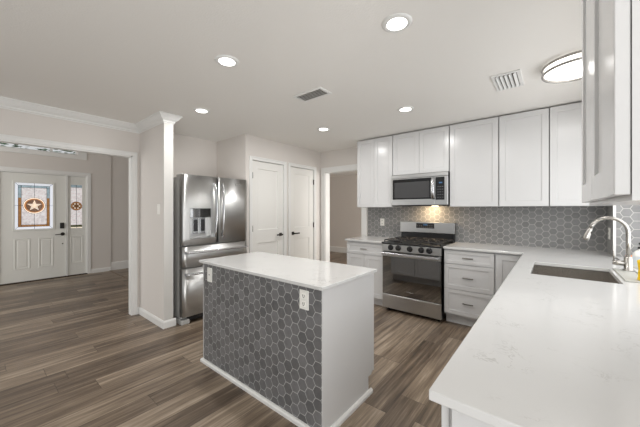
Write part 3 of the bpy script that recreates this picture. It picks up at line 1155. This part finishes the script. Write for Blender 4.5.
TP = [(0, 0), (0.018, 0), (0.018, 0.02), (0.011, 0.03), (0, 0.032)]
obj('base_trim', sweep(new_bm(), TP, [(bx0 - 0.006, by1 - 0.07), (bx0 - 0.006, by0 - 0.002), (bx1 + 0.006, by0 - 0.002), (bx1 + 0.006, by1 - 0.02)]), M['trim'], isl)
nd = 3
dw = (bx1 - bx0) / nd
for i in range(nd):
    b2 = add_shaker(new_bm(), -bx1 + i * dw + 0.003, -bx1 + (i + 1) * dw - 0.003, 0.125, bz - 0.012, -by1 - 0.02, 0.0195)
    bmesh.ops.rotate(b2, verts=b2.verts, cent=(0, 0, 0), matrix=Matrix.Rotation(PI, 3, 'Z'))
    obj('door', b2, M['cab'], isl)
# outlets let into the tiled face
p = box('outlet', M['plate'], isl, -1.230, -1.154, by0 - 0.007, by0 + 0.001, 0.732, 0.852, 0.003)
p['label'] = 'white duplex outlet plate'
for z in (0.768, 0.816):
    bm = new_bm()
    add_box(bm, -1.209, -1.175, by0 - 0.0085, by0 - 0.006, z - 0.016, z + 0.016, 0.003)
    obj('socket', bm, M['plate'], p)
    bm = new_bm()
    add_box(bm, -1.200, -1.1975, by0 - 0.0095, by0 - 0.008, z - 0.004, z + 0.009)
    add_box(bm, -1.1865, -1.184, by0 - 0.0095, by0 - 0.008, z - 0.004, z + 0.009)
    add_box(bm, -1.1945, -1.1895, by0 - 0.0095, by0 - 0.008, z - 0.012, z - 0.007)
    obj('slot', bm, M['dark_slot'], p)
p = box('blank_plate', M['plate'], isl, -2.336, -2.262, by0 - 0.007, by0 + 0.001, 0.725, 0.848, 0.003)
p['label'] = 'white plate with a single small jack'
obj('jack', add_lathe(new_bm(), [(0.005, 0), (0.005, -0.0025)], -2.299, by0 - 0.007, 0.787, 12, 'Y'), M['dark_slot'], p)

# ------------------------------------------------------------------ sink and faucet
sk = thing('sink', 'undermount stainless steel kitchen sink beside the faucet', 'sink', (0, 0, 0))
bm = new_bm()
zt, zb, th = CT - ST - 0.001, 0.68, 0.004
ax0, ax1, ay0, ay1 = SX0 - 0.004, SX1 + 0.004, SY0 - 0.004, SY1 + 0.004
add_box(bm, ax0 - th, ax0, ay0, ay1, zb, zt)
add_box(bm, ax1, ax1 + th, ay0, ay1, zb, zt)
add_box(bm, ax0 - th, ax1 + th, ay0 - th, ay0, zb, zt)
add_box(bm, ax0 - th, ax1 + th, ay1, ay1 + th, zb, zt)
add_box(bm, ax0 - th, ax1 + th, ay0 - th, ay1 + th, zb - th, zb)
obj('basin', bm, M['sink_steel'], sk)
bm = new_bm()
for a, b2, c2, d2 in ((ax0 - 0.012, ax0, ay0 - 0.012, ay1 + 0.012), (ax1, ax1 + 0.012, ay0 - 0.012, ay1 + 0.012), (ax0, ax1, ay0 - 0.012, ay0), (ax0, ax1, ay1, ay1 + 0.012)):
    add_box(bm, a, b2, c2, d2, zt - 0.003, zt)
obj('rim', bm, M['sink_steel'], sk)
obj('drain', add_lathe(new_bm(), [(0.055, 0.0), (0.055, 0.003), (0.042, 0.004), (0.038, 0.0015), (0.012, 0.001)], 0.2, 2.70, zb, 24), M['nickel'], sk)

tag(box('faucet_mat', M['mat_grey'], None, 0.338, 0.436, 2.50, 2.985, CT, CT + 0.007, 0.002), 'grey rectangular splash mat behind the sink', 'mat')
FZ = CT + 0.007
fx, fy = 0.408, 2.92
fa = thing('kitchen_faucet', 'tall brushed nickel gooseneck faucet with pull-down spray head', 'faucet', (fx, fy, FZ))
bm = new_bm()
add_lathe(bm, [(0.028, 0), (0.028, 0.006), (0.022, 0.010), (0.022, 0.088), (0.015, 0.10)], 0, 0, 0, 24)
obj('body', bm, M['nickel'], fa)
pts = [(0, 0, 0.09), (0, 0, 0.2), (0, 0, 0.26)]
for k in range(1, 14):
    a = PI * 0.92 * k / 13
    pts.append((-0.098 + 0.098 * math.cos(a), 0, 0.265 + 0.104 * math.sin(a)))
obj('spout', add_tube(new_bm(), pts, 0.0125, 14), M['nickel'], fa)
e0, e1 = Vector(pts[-1]), Vector(pts[-1]) - Vector(pts[-2])
e1 = Vector((-0.34, 0, -1)).normalized()
sh = [e0 + e1 * s for s in (0, 0.012, 0.03, 0.075, 0.092)]
obj('spray_head', add_tube(new_bm(), [tuple(p) for p in sh], [0.0128, 0.0145, 0.0155, 0.0215, 0.0205], 16), M['nickel'], fa)
bt = sh[2] + Vector((0.016, -0.004, 0))
obj('spray_button', add_box(new_bm(), bt.x - 0.004, bt.x + 0.003, bt.y - 0.006, bt.y + 0.006, bt.z - 0.012, bt.z + 0.004, 0.002), M['dark_slot'], fa)
bm = new_bm()
add_tube(bm, [(-0.015, 0, 0.05), (-0.062, 0, 0.05), (-0.078, 0, 0.05)], [0.018, 0.018, 0.016], 14)
lv = obj('handle', bm, M['nickel'], fa)
obj('lever', add_tube(new_bm(), [(-0.07, 0, 0.055), (-0.071, 0, 0.10), (-0.073, 0, 0.135)], [0.006, 0.0045, 0.004], 10), M['nickel'], lv)

so = thing('soap_bottle', 'white plastic soap bottle on the ledge behind the faucet', 'bottle', (0.492, 3.07, WZ0))
obj('bottle_body', add_lathe(new_bm(), [(0.038, 0), (0.043, 0.006), (0.043, 0.09), (0.040, 0.105), (0.026, 0.125), (0.014, 0.132), (0.014, 0.142)], 0, 0, 0, 24), M['bottle'], so)
obj('label', add_lathe(new_bm(), [(0.0434, 0.02), (0.0434, 0.085)], 0, 0, 0, 24, cap0=False, cap1=False), M['bottle_label'], so)
bm = new_bm()
add_lathe(bm, [(0.016, 0.14), (0.016, 0.155), (0.005, 0.157), (0.005, 0.175)], 0, 0, 0, 16)
add_tube(bm, [(-0.01, 0, 0.178), (0.03, -0.01, 0.178), (0.05, -0.016, 0.172)], [0.008, 0.006, 0.004], 10)
obj('pump', bm, M['black_plastic'], so)
o2 = thing('spice_jar', 'small white jar with an orange band behind the faucet lever', 'jar', (0.474, 3.36, WZ0))
obj('jar_body', add_lathe(new_bm(), [(0.024, 0), (0.027, 0.004), (0.027, 0.03), (0.02, 0.038)], 0, 0, 0, 18), M['bottle'], o2)
obj('lid', add_lathe(new_bm(), [(0.021, 0.038), (0.021, 0.055), (0.017, 0.058)], 0, 0, 0, 18), M['orange'], o2)
yb = thing('dish_soap_bottle', 'yellow plastic bottle on the grey mat at the picture edge', 'bottle', (0.425, 2.565, FZ))
obj('bottle_body', add_lathe(new_bm(), [(0.026, 0), (0.030, 0.004), (0.027, 0.02), (0.025, 0.07), (0.029, 0.105), (0.030, 0.118), (0.016, 0.128), (0.012, 0.134)], 0, 0, 0, 24), M['yellow'], yb)
obj('cap', add_lathe(new_bm(), [(0.013, 0.134), (0.013, 0.150), (0.009, 0.158)], 0, 0, 0, 18), M['bottle'], yb)

# ------------------------------------------------------------------ range
RX0, RX1 = -1.783, -1.021
RW = RX1 - RX0
RY = 3.503
rg = thing('gas_range', 'stainless steel gas range with black oven window', 'range', (RX0, RY, 0))
RD = YB - 0.012 - RY
box('body', M['black'], rg, 0.004, RW - 0.004, 0.035, RD, 0.03, 0.895)
for x in (0.05, RW - 0.05):
    for y in (0.08, RD - 0.08):
        obj('foot', add_lathe(new_bm(), [(0.018, 0), (0.018, 0.03)], x, y, 0, 12), M['rubber'], rg)
box('storage_drawer', M['steel'], rg, 0.002, RW - 0.002, 0.0, 0.034, 0.045, 0.226, 0.004)
dr = box('oven_door', M['glass_black'], rg, 0.002, RW - 0.002, 0.0, 0.034, 0.231, 0.772, 0.003)
bm = new_bm()
for a, b2, c2, d2 in ((0.002, RW - 0.002, 0.735, 0.79),):
    add_box(bm, a, b2, -0.004, 0.034, c2, d2, 0.004)
obj('door_rail', bm, M['steel'], dr)
bm = new_bm()
add_box(bm, 0.012, RW - 0.012, -0.058, -0.036, 0.752, 0.786, 0.008, 3)
for x in (0.03, RW - 0.03):
    add_box(bm, x - 0.012, x + 0.012, -0.04, 0.0, 0.757, 0.781, 0.003)
obj('handle', bm, M['chrome'], dr)
text_mesh('badge', 'Whirlpool', 0.022, M['silver_print'], dr, (RW / 2, -0.0005, 0.300), (PI / 2, 0, 0))
cp = obj('control_panel', add_box(new_bm(), 0.0, RW, -0.012, 0.04, 0.80, 0.895, 0.005, 2), M['steel'], rg)
for i, kx in enumerate((0.127, 0.231, 0.384, 0.530, 0.627)):
    bm = new_bm()
    add_lathe(bm, [(0.037, 0), (0.037, -0.007), (0.029, -0.010), (0.027, -0.03), (0.024, -0.034)], kx, -0.012, 0.853, 24, 'Y')
    add_box(bm, kx - 0.006, kx + 0.006, -0.052, -0.04, 0.831, 0.875, 0.003)
    obj('knob', bm, M['black'], rg)
box('cooktop', M['black'], rg, -0.006, RW + 0.006, -0.018, RD - 0.07, 0.893, 0.918, 0.006, 2)
for gx0, gx1 in ((0.02, 0.258), (0.262, 0.50), (0.504, 0.742)):
    bm = new_bm()
    y0, y1, z = 0.03, RD - 0.095, 0.945
    r = 0.0065
    for a, b2 in (((gx0, y0), (gx1, y0)), ((gx0, y1), (gx1, y1)), ((gx0, y0), (gx0, y1)), ((gx1, y0), (gx1, y1)), ((gx0, (y0 + y1) / 2), (gx1, (y0 + y1) / 2))):
        add_tube(bm, [(a[0], a[1], z), (b2[0], b2[1], z)], r, 6)
    cxm = (gx0 + gx1) / 2
    for cyc in (y0 + (y1 - y0) * 0.25, y0 + (y1 - y0) * 0.75):
        for k in range(4):
            a = k * PI / 2
            dx, dy = math.cos(a), math.sin(a)
            add_tube(bm, [(cxm + dx * 0.03, cyc + dy * 0.03, z), (cxm + dx * 0.115, cyc + dy * 0.125, z)], r, 6)
    for a in (gx0, gx1):
        for b2 in (y0, y1):
            add_tube(bm, [(a, b2, 0.917), (a, b2, z)], r, 6)
    obj('grate', bm, M['iron'], rg)
for bxp, byp in ((0.139, 0.16), (0.139, 0.42), (0.381, 0.29), (0.623, 0.16), (0.623, 0.42)):
    bm = new_bm()
    add_lathe(bm, [(0.05, 0.917), (0.046, 0.924), (0.036, 0.926), (0.036, 0.934), (0.03, 0.937)], bxp, byp, 0, 24)
    obj('burner', bm, M['black'], rg)
box('rear_riser', M['black'], rg, 0.012, RW - 0.012, RD - 0.07, RD, 0.89, 1.025)
bg2 = box('backguard', M['steel'], rg, -0.002, RW + 0.002, RD - 0.085, RD, 1.02, 1.176, 0.008, 3)
dp = box('display', M['panel_black'], bg2, 0.245, 0.50, RD - 0.089, RD - 0.08, 1.087, 1.158, 0.002)
bm = new_bm()
for i in range(4):
    add_box(bm, 0.352 + i * 0.014, 0.362 + i * 0.014, RD - 0.0905, RD - 0.0885, 1.128, 1.146)
obj('clock_digits', bm, M['led_blue'], rg).parent = bg2
bm = new_bm()
for i in range(8):
    for j in range(2):
        if 3 <= i <= 4 and j == 1:
            continue
        add_box(bm, 0.258 + i * 0.029, 0.274 + i * 0.029, RD - 0.0905, RD - 0.0885, 1.098 + j * 0.024, 1.106 + j * 0.024)
obj('keypad_button', bm, M['key_grey'], bg2)

# ------------------------------------------------------------------ microwave
MZ0, MZ1 = 1.400, 1.833
MY = 3.775
mw = thing('microwave', 'stainless over-the-range microwave below the short wall cabinet', 'microwave', (-1.783, MY, 0))
MWW = 0.762
box('body', M['black'], mw, 0.0, MWW, 0.02, YB - MY - 0.01, MZ0, MZ1)
mdoor = obj('door', add_box(new_bm(), 0.0, 0.600, 0.0, 0.022, MZ0 + 0.012, MZ1 - 0.052, 0.004), M['steel'], mw)
box('window', M['glass_micro'], mdoor, 0.022, 0.560, -0.004, 0.004, 1.492, 1.770, 0.002)
box('window_screen', M['micro_screen'], mdoor, 0.052, 0.535, -0.0052, -0.0035, 1.512, 1.728, 0.0005)
bm = new_bm()
hp = [(0.585, -0.008, 1.492), (0.585, -0.036, 1.52), (0.585, -0.046, 1.585), (0.585, -0.048, 1.635), (0.585, -0.046, 1.685), (0.585, -0.036, 1.74), (0.585, -0.008, 1.765)]
add_tube(bm, hp, 0.021, 12, flat=0.55)
obj('handle', bm, M['chrome'], mdoor)
box('top_grille', M['steel'], mw, 0.0, MWW, 0.0, 0.022, MZ1 - 0.050, MZ1, 0.004)
box('side_frame', M['steel'], mw, 0.602, MWW, 0.0, 0.022, MZ0 + 0.012, MZ1 - 0.052, 0.004)
cpn = box('control_panel', M['panel_black'], mw, 0.614, 0.722, -0.004, 0.002, 1.478, 1.770, 0.002)
box('clock_display', M['led_blue'], cpn, 0.655, 0.695, -0.0048, -0.0035, 1.688, 1.704)
for j in range(5):
    for i in range(3):
        box('keypad_button', M['key_grey'], cpn, 0.635 + i * 0.028, 0.652 + i * 0.028, -0.005, -0.0035, 1.505 + j * 0.034, 1.515 + j * 0.034)
for x in (0.19, 0.56):
    lp = obj('cooktop_lamp', add_box(new_bm(), x - 0.035, x + 0.035, 0.12, 0.17, MZ0 - 0.004, MZ0 + 0.001), M['lamp_bulb'] if x > 0.3 else M['black'], mw)
area_light('cooktop_lamp_light', (0.45, 0.22, MZ0 - 0.008), (math.radians(20), 0, 0), 0.10, 0.05, HOOD_W, (1.0, 0.74, 0.45), mw)

# ------------------------------------------------------------------ refrigerator
fr = thing('refrigerator', 'stainless french-door refrigerator with water dispenser in the alcove', 'refrigerator', (-3.32, 1.535, 0), FACE_PX)
FW = 0.905
box('body', M['grey_side'], fr, 0.012, FW - 0.012, 0.085, 0.79, 0.05, 1.745, 0.004)
for x in (0.05, FW - 0.05):
    box('foot', M['grey_side'], fr, x - 0.05, x + 0.05, 0.02, 0.2, 0.0, 0.052, 0.006)
box('toe_grille', M['black_plastic'], fr, 0.09, FW - 0.09, 0.06, 0.1, 0.02, 0.085)
for x in (0.04, FW - 0.04):
    box('hinge_cover', M['grey_side'], fr, x - 0.03, x + 0.03, 0.03, 0.17, 1.744, 1.775, 0.006)


def fridge_front(bm, x0, x1, z0, z1, hole=None, bulge=0.005, n=14):
    """gently convex stainless front, its rear at y=0.075"""
    cols = [x0 + (x1 - x0) * i / n for i in range(n + 1)]
    if hole:
        cols = sorted(set([round(c, 5) for c in cols if not (hole[0] - 0.012 < c < hole[1] + 0.012)] + [hole[0], hole[1]]))
    zs = [z0, z1] if not hole else [z0, hole[2], hole[3], z1]

    def fy(x):
        u = (x - x0) / (x1 - x0) * 2 - 1
        r = 0.010 * max(0, (abs(u) - 0.94) / 0.06) ** 2
        return -bulge * (1 - u * u) + r
    g = [[bm.verts.new((x, fy(x), z)) for z in zs] for x in cols]
    for i in range(len(cols) - 1):
        for j in range(len(zs) - 1):
            if hole and j == 1 and cols[i] >= hole[0] - 1e-6 and cols[i + 1] <= hole[1] + 1e-6:
                continue
            f = bm.faces.new((g[i][j], g[i + 1][j], g[i + 1][j + 1], g[i][j + 1]))
            f.smooth = True
    bk = [[bm.verts.new((x, 0.075, z)) for z in (z0, z1)] for x in (x0, x1)]
    bm.faces.new((bk[0][0], bk[0][1], bk[1][1], bk[1][0]))
    bm.faces.new([g[0][j] for j in range(len(zs))] + [bk[0][1], bk[0][0]])
    bm.faces.new([g[-1][j] for j in range(len(zs))] + [bk[1][1], bk[1][0]])
    bm.faces.new([c[0] for c in g] + [bk[1][0], bk[0][0]])
    bm.faces.new([c[-1] for c in g] + [bk[1][1], bk[0][1]])
    return bm


SPL = 0.455
HX0, HX1, HZ0, HZ1 = 0.087, 0.354, 1.005, 1.369
ld = obj('left_door', fridge_front(new_bm(), 0.003, SPL - 0.003, 0.925, 1.766, (HX0, HX1, HZ0, HZ1)), M['steel_v'], fr)
rd = obj('right_door', fridge_front(new_bm(), SPL + 0.003, FW - 0.003, 0.925, 1.766), M['steel_v'], fr)
md = obj('middle_drawer', fridge_front(new_bm(), 0.003, FW - 0.003, 0.668, 0.915), M['steel_v'], fr)
lw = obj('freezer_drawer', fridge_front(new_bm(), 0.003, FW - 0.003, 0.092, 0.655), M['steel_v'], fr)
# dispenser
dn = new_bm()
add_box(dn, HX0, HX1, 0.050, 0.055, HZ0, HZ1)
add_box(dn, HX0 - 0.002, HX0 + 0.002, -0.010, 0.055, HZ0, HZ1)
add_box(dn, HX1 - 0.002, HX1 + 0.002, -0.010, 0.055, HZ0, HZ1)
add_box(dn, HX0, HX1, -0.010, 0.055, HZ0 - 0.002, HZ0 + 0.014)
add_box(dn, HX0, HX1, -0.010, 0.055, HZ1 - 0.002, HZ1 + 0.002)
dis = obj('dispenser', dn, M['steel'], ld)
box('dispenser_display', M['glass_black'], dis, HX0 + 0.003, HX1 - 0.003, -0.006, 0.03, 1.255, 1.366, 0.003)
for x in (0.172, 0.262):
    bm = new_bm()
    add_box(bm, x - 0.034, x + 0.034, 0.022, 0.05, 1.06, 1.245, 0.006)
    obj('paddle', bm, M['chrome'], dis)
    box('paddle_pad', M['black_plastic'], dis, x - 0.024, x + 0.024, 0.016, 0.024, 1.09, 1.235, 0.003)
box('drip_tray', M['steel'], dis, HX0 + 0.005, HX1 - 0.005, -0.022, 0.04, HZ0 - 0.004, HZ0 + 0.010, 0.003)


def bow(p0, p1, axis_out, amp, k=13, base=0.018):
    p0, p1 = Vector(p0), Vector(p1)
    out = []
    for i in range(k):
        u = i / (k - 1)
        out.append(tuple(p0.lerp(p1, u) + Vector((0, -1, 0)) * (base + amp * math.sin(PI * u)) + Vector(axis_out) * math.sin(PI * u)))
    return out


for dr_, x, sgn in ((ld, SPL - 0.056, 1), (rd, SPL + 0.052, -1)):
    bm = new_bm()
    add_tube(bm, bow((x, -0.008, 1.01), (x, -0.008, 1.685), (sgn * 0.006, 0, 0), 0.034, base=0.022), 0.0155, 12, flat=0.75)
    for z in (1.03, 1.665):
        add_box(bm, x - 0.013, x + 0.013, -0.036, 0.0, z - 0.022, z + 0.022, 0.004)
    obj('handle', bm, M['chrome'], dr_)
for dr_, z in ((md, 0.845), (lw, 0.590)):
    bm = new_bm()
    add_tube(bm, bow((0.03, 0.0, z), (FW - 0.03, 0.0, z), (0, 0, 0.0), 0.032, base=0.03), 0.019, 12, flat=0.7)
    for x in (0.05, FW - 0.05):
        add_box(bm, x - 0.022, x + 0.022, -0.04, 0.004, z - 0.014, z + 0.014, 0.004)
    obj('handle', bm, M['chrome'], dr_)
text_mesh('badge', 'Whirlpool', 0.02, M['silver_print'], rd, (0.742, -0.0115, 1.682), (PI / 2, 0, 0.02))
obj('badge_swoosh', add_tube(new_bm(), [(0.742 - 0.045 * math.cos(a), -0.012, 1.688 + 0.02 * math.sin(a)) for a in [PI * k / 10 for k in range(11)]], 0.0018, 6), M['silver_print'], rd)

# ------------------------------------------------------------------ ceiling fixtures
def downlight(x, y, label):
    t = thing('recessed_light', label, 'ceiling light', (x, y, ZC), 0, 'round recessed ceiling lights')
    obj('trim_ring', add_lathe(new_bm(), [(0.086, 0.0), (0.085, -0.004), (0.072, -0.010), (0.058, -0.008), (0.056, -0.004)], 0, 0, 0, 40, cap0=False, cap1=False), M['trim'], t)
    obj('lens', add_lathe(new_bm(), [(0.058, -0.0035), (0.058, -0.0065), (0.05, -0.0075)], 0, 0, 0, 40), M['lamp'], t)
    d = bpy.data.lights.new('lamp_light', 'AREA')
    d.shape = 'DISK'
    d.size = 0.11
    d.energy = DOWNLIGHT_W
    d.color = (1.0, 0.985, 0.965)
    o = bpy.data.objects.new('lamp_light', d)
    COL.objects.link(o)
    o.location = (0, 0, -0.012)
    o.parent = t
    return t


downlight(-0.704, 1.566, 'recessed light largest in view, above the peninsula aisle')
downlight(-1.845, 1.178, 'recessed light over the front of the kitchen island')
downlight(-2.975, 1.587, 'recessed light in front of the refrigerator near the wing wall')
downlight(-2.391, 2.991, 'recessed light in front of the pantry doors')
downlight(-1.232, 2.959, 'recessed light in front of the range and microwave')

lx, ly, LR = 0.135, 2.80, 0.20
fl = thing('flush_ceiling_light', 'large round double-ring flush ceiling light over the sink', 'ceiling light', (lx, ly, ZC))
obj('pan', add_lathe(new_bm(), [(LR * 0.9, 0), (LR * 0.9, -0.02)], 0, 0, 0, 48), M['trim'], fl)
obj('diffuser', add_lathe(new_bm(), [(LR * 0.93, -0.012), (LR * 0.95, -0.03), (LR * 0.95, -0.06), (LR * 0.9, -0.066), (LR * 0.6, -0.068)], 0, 0, 0, 48), M['lamp_soft'], fl)
for z in (-0.020, -0.066):
    bm = new_bm()
    add_torus(bm, LR, 0.0085, 0, 0, z, 64, 8)
    obj('ring', bm, M['nickel'], fl)
d = bpy.data.lights.new('flush_lamp_light', 'AREA')
d.shape = 'DISK'
d.size = 0.36
d.energy = FLUSH_W
d.color = (1.0, 0.98, 0.95)
o = bpy.data.objects.new('flush_lamp_light', d)
COL.objects.link(o)
o.location = (0, 0, -0.074)
o.parent = fl


def vent(x, y, w, l, rz, nsl, label):
    v = thing('ceiling_vent', label, 'vent', (x, y, ZC), rz, 'white ceiling vents')
    bm = new_bm()
    fr_ = 0.026
    for a, b2, c2, d2 in ((-w / 2, w / 2, -l / 2, -l / 2 + fr_), (-w / 2, w / 2, l / 2 - fr_, l / 2), (-w / 2, -w / 2 + fr_, -l / 2 + fr_, l / 2 - fr_), (w / 2 - fr_, w / 2, -l / 2 + fr_, l / 2 - fr_)):
        add_box(bm, a, b2, c2, d2, -0.010, 0, 0.002)
    obj('frame', bm, M['trim'], v)
    box('duct_opening', M['grille_dark'], v, -w / 2 + fr_, w / 2 - fr_, -l / 2 + fr_, l / 2 - fr_, -0.0015, 0)
    iw = w - 2 * fr_
    for k in range(nsl):
        xx = -iw / 2 + iw * (k + 0.5) / nsl
        b2 = add_box(new_bm(), -iw / nsl * 0.42, iw / nsl * 0.42, -l / 2 + fr_, l / 2 - fr_, -0.001, 0.001)
        bmesh.ops.rotate(b2, verts=b2.verts, cent=(0, 0, 0), matrix=Matrix.Rotation(math.radians(40), 3, 'Y'))
        bmesh.ops.translate(b2, verts=b2.verts, vec=(xx, 0, -0.0105))
        obj('slat', b2, M['trim'], v)
    return v


vent(-1.76, 2.03, 0.175, 0.34, -PI / 2, 5, 'ceiling vent above the middle of the kitchen')
vent(-0.295, 2.855, 0.20, 0.36, PI, 5, 'ceiling vent near the round double-ring ceiling light')

# ------------------------------------------------------------------ wall plates
def wall_plate(name, label, cat, loc, rz, rocker):
    p = thing(name, label, cat, loc, rz)
    box('plate', M['plate'], p, -0.036, 0.036, -0.006, 0, -0.058, 0.058, 0.003)
    if rocker:
        box('rocker', M['plate'], p, -0.016, 0.016, -0.010, -0.005, -0.033, 0.033, 0.002)
    else:
        for z in (-0.024, 0.024):
            box('socket', M['plate'], p, -0.017, 0.017, -0.0085, -0.005, z - 0.017, z + 0.017, 0.003)
            bm = new_bm()
            add_box(bm, -0.008, -0.005, -0.0095, -0.008, z - 0.006, z + 0.007)
            add_box(bm, 0.005, 0.008, -0.0095, -0.008, z - 0.006, z + 0.007)
            obj('slot', bm, M['dark_slot'], p)
    return p


wall_plate('outlet', 'white outlet on the hexagon tile left of the range', 'outlet', (-2.122, YB - 0.008, 1.152), FACE_NY, False)
wall_plate('outlet', 'white outlet on the corner tile beside the faucet spout', 'outlet', (XR - 0.008, 3.99, 1.115), FACE_NX, False).scale = (1.6, 1, 1)
wall_plate('light_switch', 'white light switch on the wing wall beside the refrigerator', 'switch', (-3.555, YW0, 1.355), FACE_NY, True)

# ------------------------------------------------------------------ outside the front door
struct(box('ground', M['soil'], None, -22, -8.0, -10, 12, -0.25, -0.15), 'lawn outside the front door', 'ground')


def tree(x, y, h, label, seed):
    rnd = random.Random(seed)
    t = thing('tree', label, 'tree', (x, y, -0.15), 0, 'trees outside the front door')
    bm = new_bm()
    add_tube(bm, [(0, 0, 0), (0.05, 0.03, h * 0.4), (0, 0, h * 0.8)], [0.12, 0.09, 0.04], 10)
    for k in range(7):
        a = k * 0.9
        add_tube(bm, [(0.03, 0.02, h * 0.4 + k * 0.1), (math.cos(a) * 0.7, math.sin(a) * 0.7, h * 0.62 + k * 0.12)], [0.04, 0.015], 6)
    obj('trunk', bm, M['bark'], t)
    bm = new_bm()
    for k in range(900):
        a, b2 = rnd.uniform(0, 2 * PI), rnd.uniform(-1, 1)
        r = rnd.uniform(0.3, 1.0) ** 0.5
        p = Vector((math.cos(a) * math.sqrt(1 - b2 * b2) * 1.2 * r, math.sin(a) * math.sqrt(1 - b2 * b2) * 1.5 * r, h * 0.75 + b2 * 1.1 * r))
        mtx = Matrix.Rotation(rnd.uniform(0, 6.28), 3, 'Z') @ Matrix.Rotation(rnd.uniform(-1, 1), 3, 'X')
        s = rnd.uniform(0.06, 0.12)
        vs = [bm.verts.new(p + mtx @ Vector(q)) for q in ((-s, 0, 0), (0, -s * 0.4, 0.01), (s, 0, 0), (0, s * 0.4, 0.01))]
        bm.faces.new(vs)
    obj('foliage', bm, M['leaf'], t)
    return t


tree(-13.0, 0.2, 4.2, 'leafy tree seen through the left part of the transom', 3)
tree(-12.0, 2.9, 4.0, 'leafy tree seen through the right end of the transom', 5)
